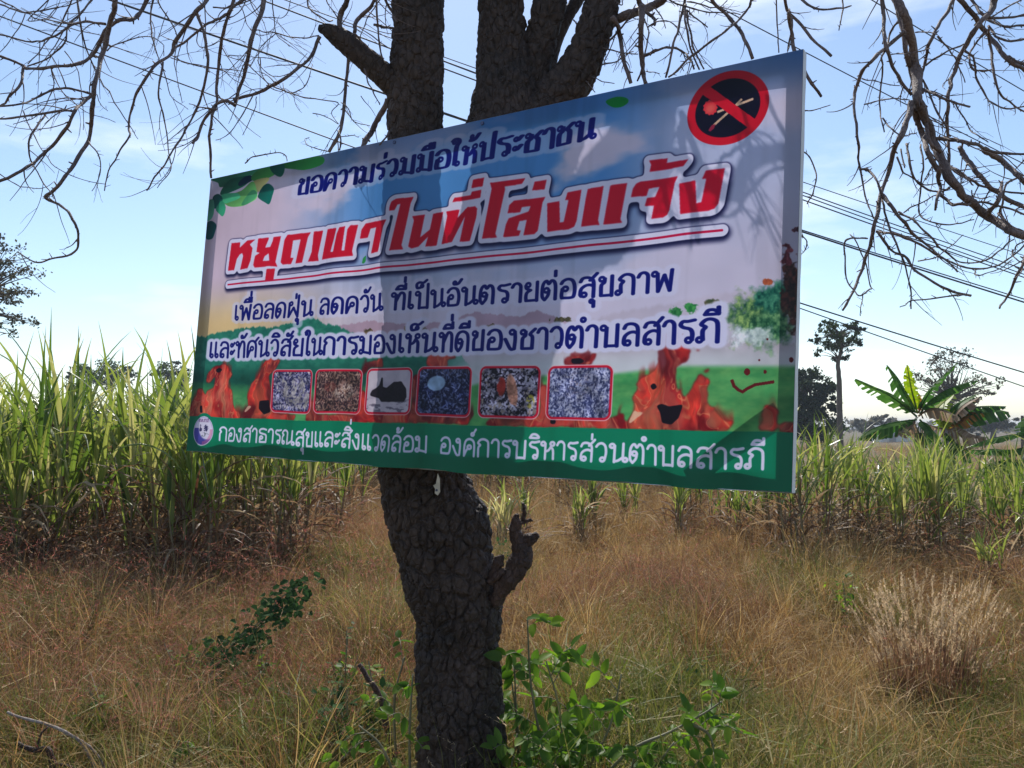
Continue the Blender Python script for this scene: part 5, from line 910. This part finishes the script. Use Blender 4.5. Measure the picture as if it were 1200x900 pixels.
def banana(px, d, h, r, leaves, label):
    x = GX(px, d); root = empty('banana_plant', (x, d, gz(x, d))); tag(root, label, 'banana plant', 'banana plants right of the banner'); stemz(root, px, d, h, r)
    for pth, w, m_, dr, te in leaves: D_ = U(-.6, .6); banana_leaf(root, [Zb(p[0], p[1], D_*i/(len(pth)-1)) for i, p in enumerate(pth)], w, m_, d, dr, min(.9, te*1.7))
banana(1076, 15, 1.5, .10, [
    ([(570, 540), (500, 480), (400, 410), (300, 365), (212, 322)], 0.247, BAN, .35, .3), ([(565, 520), (520, 440), (480, 370), (440, 300), (395, 240)], 0.338, BAN, .7, .5), ([(575, 520), (555, 440), (540, 380), (525, 300), (515, 240)], .12, BAN_Y, .2, .3),
    ([(580, 520), (620, 440), (670, 360), (740, 290), (810, 225)], 0.312, BAN, .3, .25), ([(590, 525), (650, 450), (740, 390), (840, 350), (925, 330)], 0.260, BAN, .55, .2), ([(570, 560), (480, 570), (380, 590), (300, 620), (235, 670)], 0.286, BAN, .8, .3),
    ([(580, 540), (640, 500), (700, 495), (770, 520), (825, 550)], 0.221, BAN_D, .9, .4), ([(560, 570), (520, 590), (490, 620), (480, 660)], 0.182, BAN_D, .6, .7), ([(590, 560), (620, 590), (660, 640), (680, 700)], 0.260, BAN, .8, .4), ([(572, 520), (590, 500), (585, 420), (575, 400)], 0.05, BAN_O, .4, .3), ([(560, 560), (540, 600), (560, 640), (580, 690)], 0.195, BAN_D, .6, .6)], 'banana plant with the longest upright leaves, left of the pair')
banana(1112, 16, 1.3, .10, [
    ([(740, 600), (700, 540), (690, 500), (740, 450), (790, 410)], 0.246, BAN_Y, .3, .3), ([(745, 600), (800, 520), (880, 490), (990, 480), (1095, 482)], 0.228, BAN, .6, .2), ([(745, 610), (820, 540), (920, 500), (1030, 500), (1108, 515)], 0.351, BAN, .8, .3), ([(745, 610), (790, 540), (850, 470), (940, 425)], 0.351, BAN_D, .6, .6),
    ([(750, 610), (820, 560), (880, 520), (960, 520)], 0.263, BAN_O, .7, .5), ([(735, 620), (720, 560), (735, 520), (760, 560)], 0.211, BAN_Y, .5, .3), ([(750, 600), (800, 490), (860, 440), (925, 412)], 0.263, BAN, .5, .3), ([(750, 620), (820, 610), (900, 650), (990, 665)], 0.351, BAN_D, .8, .5), ([(740, 620), (680, 600), (630, 600), (620, 680)], 0.316, BAN_D, .8, .5), ([(740, 640), (760, 660), (800, 700), (790, 760)], 0.386, BAN, .8, .4)], 'banana plant with drooping brown and orange withered leaves')
banana(1205, 13, 1.1, .08, [
    ([(1230, 640), (1130, 650), (1040, 665), (950, 690), (890, 715)], 0.208, BAN, .4, .2), ([(1230, 720), (1120, 740), (1020, 735), (940, 740), (880, 735)], 0.156, BAN, .6, .3), ([(1230, 700), (1150, 760), (1100, 750), (1040, 745)], 0.130, BAN_D, .7, .4), ([(1200, 800), (1080, 800), (990, 830), (950, 900)], 0.260, BAN, .7, .3), ([(1230, 690), (1290, 600), (1350, 520), (1420, 480)], 0.260, BAN, .4, .3), ([(1235, 690), (1230, 600), (1260, 540), (1300, 480)], 0.234, BAN, .3, .3)], 'low banana plant cut by the right edge with a leaf reaching left')

# ------------------------------------------------------------------ trees far back
LEAF_D = leafy('dark_tree_leaf', [(.018, .030, .014), (.035, .055, .022), (.06, .085, .03)], .25, .6, .3); LEAF_G = leafy('grey_tree_leaf', [(.06, .065, .045), (.10, .10, .065), (.15, .125, .09)], .3, .8, .2); M_FT = simple('far_bark', (.11, .09, .075), .9, var=.3, scale=4)
def far_tree(px, d, py_base, trunk, crowns, nl, ls, lm, label, group=None, limbs=10, tr_r=.12, sparse=0.0, twigs=0):
    "crowns: (px, py, rx, ry) blobs of the crown on the photo; limbs run from the trunk into them"
    x = GX(px, d); root = empty('tree', (x, d, 0)); tag(root, label, 'tree', group); I = Matrix.Translation(-root.location); k = d/FPX
    tp = smooth_path([(a, b, 0) for a, b in trunk], 4); pts = [Vector((x, d, -.3))]+[W(p[0], p[1], d) for p in tp]; mb = MB(); n = len(pts); mb.tube(pts, [tr_r*(1.2-.75*i/n) for i in range(n)], 8, jit=.1)
    o = mb.build('trunk', M_FT, None, True); o.parent = root; o.matrix_parent_inverse = I; lb = MB(); cl = MB()
    for c in crowns:
        cx, cy, rx, ry = c; n_l = max(40, int(nl*rx*ry/sum(q[2]*q[3] for q in crowns))); cen = []
        for i in range(max(6, n_l//45)):
            v = Vector((U(-1, 1), U(-1, 1), U(-1, 1)));
            while v.length > 1: v = Vector((U(-1, 1), U(-1, 1), U(-1, 1)))
            v = v*(1 if v.length > .5 else 1.4); cen.append(W(cx, cy, d)+Vector((v.x*rx*k, v.y*rx*k*.9, v.z*ry*k)))
        src = min(pts[len(pts)//2:], key=lambda p: (p-W(cx, cy+ry*.6, d)).length)
        for q in cen[:limbs+twigs]:
            m1 = src.lerp(q, .45)+Vector((U(-1, 1), U(-1, 1), U(.2, 1)))*.08*(q-src).length; P = smooth_path([tuple(src), tuple(m1), tuple(q)], 5); lb.tube(P, [max(.008, tr_r*.26*(1-i/len(P))**1.1) for i in range(len(P))], 5)
            for _ in range(twigs and 3):
                a = P[random.randrange(4, len(P)-1)]; a = Vector(a); e = a+Vector((U(-1, 1), U(-1, 1), U(-.6, 1)))*rx*k*.35; lb.tube([a, a.lerp(e, .5)+Vector((0, 0, U(-.1, .2)))*rx*k*.2, e], [.022, .014, .006], 4)
        for q in cen:
            s_ = U(.09, .22)*rx*k
            for i in range(45):
                p = q+Vector((random.gauss(0, 1), random.gauss(0, 1), random.gauss(0, .7)))*s_*.8; a = Vector((U(-1, 1), U(-1, 1), U(-1, 1))).normalized(); b = a.cross(Vector((U(-1, 1), U(-1, 1), 1))).normalized(); l = ls*U(.6, 1.3)
                if U(0, 1) > sparse: cl.quad(p-a*l*.5, p+b*l*.3, p+a*l*.5, p-b*l*.3)
    o = lb.build('branches', M_FT, None, True); o.parent = root; o.matrix_parent_inverse = I
    o = cl.build('crown', lm); o['kind'] = 'stuff'; o.parent = root; o.matrix_parent_inverse = I
    return root
far_tree(985, 42, 520, [(984, 510), (984, 470), (983, 440), (982, 425), (986, 408), (983, 392)], [(982, 395, 28, 17), (963, 408, 13, 9), (1002, 402, 12, 10), (985, 418, 12, 6), (1008, 388, 7, 6), (956, 396, 8, 6), (972, 382, 12, 7), (995, 381, 10, 6)], 3000, .17, LEAF_D, 'tall slender tree with a bare trunk and small round crown', limbs=8, tr_r=.13, sparse=.2)
far_tree(950, 50, 520, [(950, 520), (950, 490), (950, 470)], [(945, 455, 26, 24), (968, 470, 17, 22), (935, 480, 22, 24), (958, 500, 28, 18), (930, 442, 12, 10), (974, 452, 9, 9)], 11000, .24, LEAF_D, 'dark dense bushy tree standing just right of the banner edge', tr_r=.25)
far_tree(1115, 55, 530, [(1112, 520), (1112, 495), (1114, 470)], [(1098, 436, 28, 26), (1125, 425, 26, 18), (1148, 448, 22, 18), (1080, 450, 18, 16), (1165, 455, 10, 8), (1115, 460, 36, 22)], 3400, .2, LEAF_G, 'broad greyish half bare tree behind the banana plants', limbs=14, tr_r=.3, sparse=.45, twigs=10)
far_tree(1164, 95, 520, [(1164, 512), (1164, 500)], [(1160, 497, 18, 12), (1180, 492, 10, 13), (1142, 500, 14, 9)], 2400, .38, LEAF_G, 'rounded far tree at the right edge of the banana leaves', tr_r=.3)
for px, py, rx, ry, lb in ((1012, 500, 14, 8, 'small far bushy tree left of the banana plants, lower one'), (1036, 494, 12, 10, 'small far tree just left of the banana stem')):
    far_tree(px, 110, 515, [(px, 515), (px, 505)], [(px, py, rx, ry), (px+rx*.8, py+4, rx*.8, ry*.7)], 1500, .4, LEAF_G, lb, None, tr_r=.25)
for px, py, rx, ry, lb in ((130, 429, 24, 11, 'larger round far tree above the cane at the left'), (200, 433, 18, 10, 'smaller far tree above the cane beside the banner'), (92, 434, 12, 7, 'lowest far treetop above the cane, far left')):
    far_tree(px, 80, 515, [(px, 515), (px, 470), (px, py+ry)], [(px, py, rx, ry), (px-rx*.6, py+7, rx*.7, ry*.8), (px+rx*.6, py+10, rx*.7, ry), (px, py+18, rx, ry)], 2600, .3, LEAF_D, lb, 'far treetops above the left cane', tr_r=.25, sparse=.2)
far_tree(-22, 24, 560, [(-30, 560), (-28, 430), (-24, 350)], [(2, 296, 26, 20), (16, 318, 28, 16), (24, 345, 24, 14), (-8, 340, 30, 30), (30, 372, 18, 10), (4, 385, 22, 12), (-30, 330, 30, 44)], 4600, .10, LEAF_G, 'leafy tree with fine drooping twigs at the left edge', limbs=14, tr_r=.16, sparse=.5, twigs=14)
# a low belt of scrub along the horizon, nobody could count it
mb = MB()
for i in range(260):
    y = U(170, 260); x = U(-260, 260); h = U(1.6, 4.2); w = U(3, 7)
    for k in range(26):
        p = Vector((x+random.gauss(0, w*.5), y+random.gauss(0, 1.5), max(.1, h*U(.1, 1)))); a = Vector((U(-1, 1), U(-1, 1), U(-1, 1))).normalized(); b = a.cross(Vector((U(-1, 1), U(-1, 1), 1))).normalized(); mb.quad(p-a*.7, p+b*.5, p+a*.7, p-b*.5)
tag(mb.build('distant_scrub', LEAF_G), 'low grey green belt of scrub along the horizon', 'scrub', kind='stuff')
# small pale shed and a pole beyond the bananas
d = 90; x = GX(1043, d); sh = empty('shed', (x, d, 0)); tag(sh, 'small pale shed far off between cane and banana leaves', 'shed'); mw = simple('pale_render', (.6, .6, .58), .8, var=.08); mr = simple('grey_sheet_roof', (.28, .29, .30), .5, var=.1)
mb = MB(); mb.box((0, 0, .45), (1.7, 0, 0), (0, 1.5, 0), (0, 0, .75)); mb.build('wall', mw, sh); mb = MB()
for s in (-1, 1): mb.quad((-1.9, 0, 1.75), (1.9, 0, 1.75), (1.9, s*1.7, 1.15), (-1.9, s*1.7, 1.15))
mb.build('roof', mr, sh); mb = MB(); mb.box((-.5, -1.52, .35), (.35, 0, 0), (0, .02, 0), (0, 0, .6)); mb.build('door', mr, sh)
mb = MB(); x = GX(1197, 30); mb.tube([(x, 30, -.1), (x, 30, 1.0), (x+.02, 30, 2.0)], [.06, .055, .05], 8); tag(mb.build('wooden_post', M_FT), 'thin grey post at the right edge behind the cane', 'post')

# ------------------------------------------------------------------ green shrub beside the trunk, weeds, sticks
SHR = leafy('shrub_leaflet', [(.028, .065, .014), (.06, .125, .024), (.12, .21, .035), (.24, .34, .055)], .58, 9, .45, rough=.4); SHR_D = leafy('dark_weed_leaf', [(.025, .05, .022), (.04, .08, .03), (.06, .11, .04)], .35, 5, .1); SHR_S = simple('green_stem', (.16, .15, .08), .6)
def leaflet_mesh(L=.07, w=.036):
    vs = []; fs = []; n = 6
    for i in range(n+1):
        f = i/n; ww = w/2*math.sin(math.pi*f**.8)**.7 if 0 < f < 1 else .0005; z = -.12*L*f*f
        vs += [(L*f, -ww, z-ww*-.35), (L*f, 0, z), (L*f, ww, z+ww*.35)]
    for i in range(n):
        for q in (0, 1): a = i*3+q; fs.append((a, a+3, a+4, a+1))
    me = bpy.data.meshes.new('leaflet'); me.from_pydata(vs, [], fs); me.materials.append(SHR); me.polygons.foreach_set('use_smooth', [True]*len(fs)); return me
LM = [leaflet_mesh(.080, .042), leaflet_mesh(.086, .037), leaflet_mesh(.062, .038)]
def shrub(label, stems, nleaf, cap, lsz=1.0, dark=False):
    p0 = W(*stems[0][0][:2], stems[0][0][2]); root = empty('green_shrub', (p0.x, p0.y, 0)); tag(root, label, 'shrub'); I = Matrix.Translation(-root.location); cnt = 0; sb = MB()
    for st in stems:
        P = [W(*p) for p in smooth_path(st, 6)]; n = len(P); sb.tube(P, [.006*(1-.7*i/n)+.001 for i in range(n)], 5); k = max(3, int(nleaf*len(st)/sum(len(s) for s in stems)))
        for j in range(k):
            f = .18+.82*(j+U(0, .6))/k; i = min(n-2, int(f*n)); a = P[i]; t_ = (P[i+1]-P[i]).normalized(); sd_ = t_.cross(Vector((U(-1, 1), U(-1, 1), U(-1, 1)))).normalized()
            d_ = (t_*.5+sd_+Vector((0, -.2, .15))).normalized(); L = U(.12, .2)*lsz; m_ = a+d_*L*.5+Vector((0, 0, .01)); e = a+d_*L+Vector((0, 0, -.03)); R = [Vector(q) for q in smooth_path([tuple(a), tuple(m_), tuple(e)], 4)]; sb.tube(R, [.0022, .0022]+[.0016]*(len(R)-2), 4)
            nl = random.choice((7, 9)) if lsz > .8 else 5
            for q in range(nl):
                if cnt >= cap: break
                fr = .25+.75*q/(nl-1); c = R[min(len(R)-1, int(fr*(len(R)-1)))]; ra = (R[-1]-R[0]).normalized(); up = Vector((U(-.7, .7), U(-1.3, .4), U(.5, 1))).normalized(); sv = ra.cross(up).normalized()*(1 if q % 2 else -1)
                x_ = (sv+ra*.45+Vector((0, 0, U(-.9, .15)))).normalized() if q < nl-1 else ra; y_ = up.cross(x_).normalized(); z_ = x_.cross(y_); s_ = U(.65, 1.05)*lsz
                M = Matrix((( x_.x, y_.x, z_.x, c.x), (x_.y, y_.y, z_.y, c.y), (x_.z, y_.z, z_.z, c.z), (0, 0, 0, 1))) @ Matrix.Scale(s_, 4)
                o = bpy.data.objects.new('leaflet', random.choice(LM)); COL.objects.link(o); o.parent = root; o.matrix_parent_inverse = I; o.matrix_basis = M; cnt += 1
    o = sb.build('stem', SHR_S, None, True); o.parent = root; o.matrix_parent_inverse = I
shrub('bushy bright green shrub with pinnate leaves right beside the trunk foot', [
    [(648, 985, 3.25), (635, 880, 3.2), (622, 800, 3.2), (618, 725, 3.2)], [(648, 985, 3.2), (660, 900, 3.1), (655, 830, 3.1), (640, 775, 3.05)], [(650, 985, 3.2), (690, 900, 3.1), (715, 850, 3.1), (728, 790, 3.1)], [(640, 985, 3.3), (610, 900, 3.3), (605, 830, 3.3), (603, 780, 3.3)],
    [(655, 985, 3.1), (650, 920, 3.0), (645, 870, 3.0)], [(660, 985, 3.3), (690, 930, 3.3), (700, 880, 3.35)], [(640, 985, 3.0), (625, 930, 3.0), (618, 880, 3.0)]], 40, 296)
shrub('darker shaded shrub filling the space low between the trunk and the bright shrub', [[(600, 985, 3.4), (608, 880, 3.4), (600, 800, 3.4)], [(620, 985, 3.35), (640, 900, 3.35), (640, 850, 3.35)], [(640, 985, 3.5), (672, 900, 3.5), (668, 820, 3.5)], [(640, 985, 2.9), (650, 935, 2.9), (640, 900, 2.9)], [(640, 985, 3.1), (600, 930, 3.1), (606, 860, 3.1)], [(660, 985, 3.4), (730, 940, 3.4), (750, 900, 3.4)]], 36, 290)
shrub('arching green shrub shoot reaching right along the bottom of the photo', [
    [(690, 930, 3.0), (738, 880, 2.95), (785, 858, 2.95), (825, 836, 2.95), (846, 822, 2.95)], [(700, 935, 3.0), (760, 905, 2.95), (790, 870, 2.9)], [(700, 935, 3.0), (735, 910, 2.95), (745, 880, 2.95)], [(805, 846, 2.95), (830, 860, 2.92), (838, 885, 2.92)]], 20, 150, .85)
shrub('green weed with oval leaflets at the left foot of the trunk', [[(482, 960, 3.15), (480, 860, 3.15), (484, 790, 3.2)], [(480, 960, 3.1), (450, 880, 3.1), (420, 850, 3.1)], [(470, 960, 3.3), (462, 830, 3.3), (474, 770, 3.3)]], 13, 90, .8)
def weed(px, py, d, w, h, n, m_, label, ls=.045, name='weed'):
    c = W(px, py, d); x, y = c.x, c.y; g0 = min(gz(x, y), c.z-.05); root = empty(name, (x, y, g0)); tag(root, label, 'weed'); sb = MB(); fb = MB(); k = d/FPX
    for i in range(n//9+2):
        e = Vector((U(-1, 1)*w*k*.5, U(-.15, .15), (c.z-g0)+U(-.5, .5)*h*k)); P = smooth_path([(0, 0, 0), (e.x*.3, e.y*.3, e.z*.6), tuple(e)], 5); sb.tube(P, .0025, 4)
        for j in range(9):
            q = Vector(P[random.randrange(len(P)//2, len(P))])+Vector((U(-1, 1), U(-1, 1), U(-1, 1)))*.05; a = Vector((U(-1, 1), U(-1, 1), U(-.7, .5))).normalized(); b = a.cross(Vector((U(-.4, .4), U(-.4, .4), 1))).normalized(); l = ls*U(.6, 1.3); t_ = q+a*l
            fb.quad(q, q+a*l*.3+b*l*.3, q+a*l*.72+b*l*.22, t_); fb.quad(q, t_, q+a*l*.72-b*l*.22, q+a*l*.3-b*l*.3)
    sb.build('stem', SHR_S, root); o = fb.build('foliage', m_, root); o['kind'] = 'stuff'
for a in ((404, 772, 4.3, 40, 60, 60, SHR, 'light green weed among the dry grass left of the trunk'), (410, 845, 3.7, 100, 90, 110, SHR_D, 'dark green weed with grey green leaves at bottom left of trunk', .06), (215, 765, 4.8, 70, 50, 60, SHR, 'pale green low weed in the brown grass left of centre'), (305, 840-60, 4.6, 50, 50, 40, SHR, 'small green weed between the creeper and the fern leaf'),
          (125, 825, 4.0, 60, 40, 60, SHR, 'yellow green weed above the bare twigs at bottom left'), (780, 800, 4.6, 90, 50, 110, SHR_D, 'low grey green weed patch in the straw right of the shrub'), (930, 885, 3.9, 40, 30, 40, SHR, 'small green weed at the bottom edge right of the shrub'), (445, 800, 3.9, 40, 40, 30, SHR, 'little green weed beside the dead stick'),
          (992, 690, 6.2, 26, 30, 40, SHR, 'small bright green weed left of the plumed grass clump'), (590, 640-5, 8, 30, 20, 20, SHR_D, 'dark weed in the dry grass behind the broken stub')): weed(*a)
# dark creeper climbing the grass
P = smooth_path([(240, 800, 4.6), (275, 752, 4.7), (305, 728, 4.7), (330, 700, 4.75), (358, 682, 4.8)], 7); q = W(*P[0]); cr_ = empty('creeper', (q.x, q.y, gz(q.x, q.y))); tag(cr_, 'dark leaved creeper slanting up over the dry grass left of the trunk', 'creeper'); I = Matrix.Translation(-cr_.location)
sb = MB(); fb = MB(); R = [W(*p) for p in P]; g = Vector((R[0].x, R[0].y, gz(R[0].x, R[0].y))); sb.tube([g]+R, .004, 4)
for p in R:
    for j in range(10):
        c = p+Vector((random.gauss(0, 1), random.gauss(0, 1), random.gauss(-.5, .9)))*.055; a = Vector((U(-1, 1), U(-1, 0), U(-.8, .4))).normalized(); b = a.cross(Vector((U(-.4, .4), -1, 1))).normalized(); l = U(.03, .06); n9 = a.cross(b).normalized()*l*.12; fb.quad(c, c+a*l*.25+b*l*.38-n9, c+a*l*.75+b*l*.28-n9, c+a*l); fb.quad(c, c+a*l, c+a*l*.75-b*l*.28-n9, c+a*l*.25-b*l*.38-n9)
for o_ in (sb.build('stem', SHR_S), fb.build('foliage', SHR_D)): o_.parent = cr_; o_.matrix_parent_inverse = I
# upright fern-like shoot at the bottom left
shrub('two upright fern like leaves at the bottom edge left', [[(200, 925, 3.4), (205, 890, 3.4), (210, 868, 3.4)], [(222, 930, 3.4), (222, 895, 3.4), (220, 872, 3.4)]], 6, 34, .55)
def stick(name, paths, m_, label):
    r = None
    for pth, ra, rb in paths:
        P = smooth_path(pth, 5); n = len(P); mb = MB(); pts = [W(*p)+mn.noise_vector(W(*p)*20)*.006 for p in P]; mb.tube(pts, [(ra+(rb-ra)*i/n)/FPX*P[i][2] for i in range(n)], 7, jit=.15)
        o = mb.build(name if r is None else 'side_twig', m_, r, True)
        if r is None: r = o
    tag(r, label, 'branch')
M_PALE = bark_mat('pale_dead_twig', (.16, .12, .10), (.42, .36, .32), 2.0)
stick('dead_twig', [([(8, 835, 3.5), (50, 848, 3.5), (85, 862, 3.5), (105, 885, 3.5), (118, 930, 3.5)], 1.6, 2.2), ([(85, 862, 3.5), (110, 880, 3.5), (128, 910, 3.5)], 1.5, 1.2)], M_PALE, 'thin pale curved dead twig at the bottom left corner')
stick('gnarled_branch', [([(20, 870, 3.4), (40, 880, 3.4), (56, 878, 3.4), (62, 900, 3.4), (66, 960, 3.4)], 2.5, 4.5), ([(44, 880, 3.4), (46, 862, 3.4), (56, 852, 3.4)], 1.6, 1.0), ([(60, 895, 3.4), (80, 897, 3.4), (95, 905, 3.4)], 2.0, 1.2)], M_CHAR, 'short dark gnarled dead branch at the bottom left corner')
stick('dead_stick', [([(421, 779, 3.6), (432, 797, 3.6), (444, 815, 3.6), (455, 860, 3.6), (462, 940, 3.6)], 2.6, 4.2)], M_CHAR, 'broken dark dead stick poking up left of the trunk')

# ------------------------------------------------------------------ thin haze in the air
m, t, o = mat('haze_air'); pv = t.nodes.new('ShaderNodeVolumePrincipled'); pv.inputs['Density'].default_value = .0009; pv.inputs['Color'].default_value = (.78, .87, 1, 1); t.links.new(pv.outputs[0], o.inputs['Volume'])
mb = MB(); mb.box((0, 700, 5.2), (950, 0, 0), (0, 860, 0), (0, 0, 7)); tag(mb.build('haze', m), 'thin blue haze in the air over the fields', 'haze', kind='stuff')
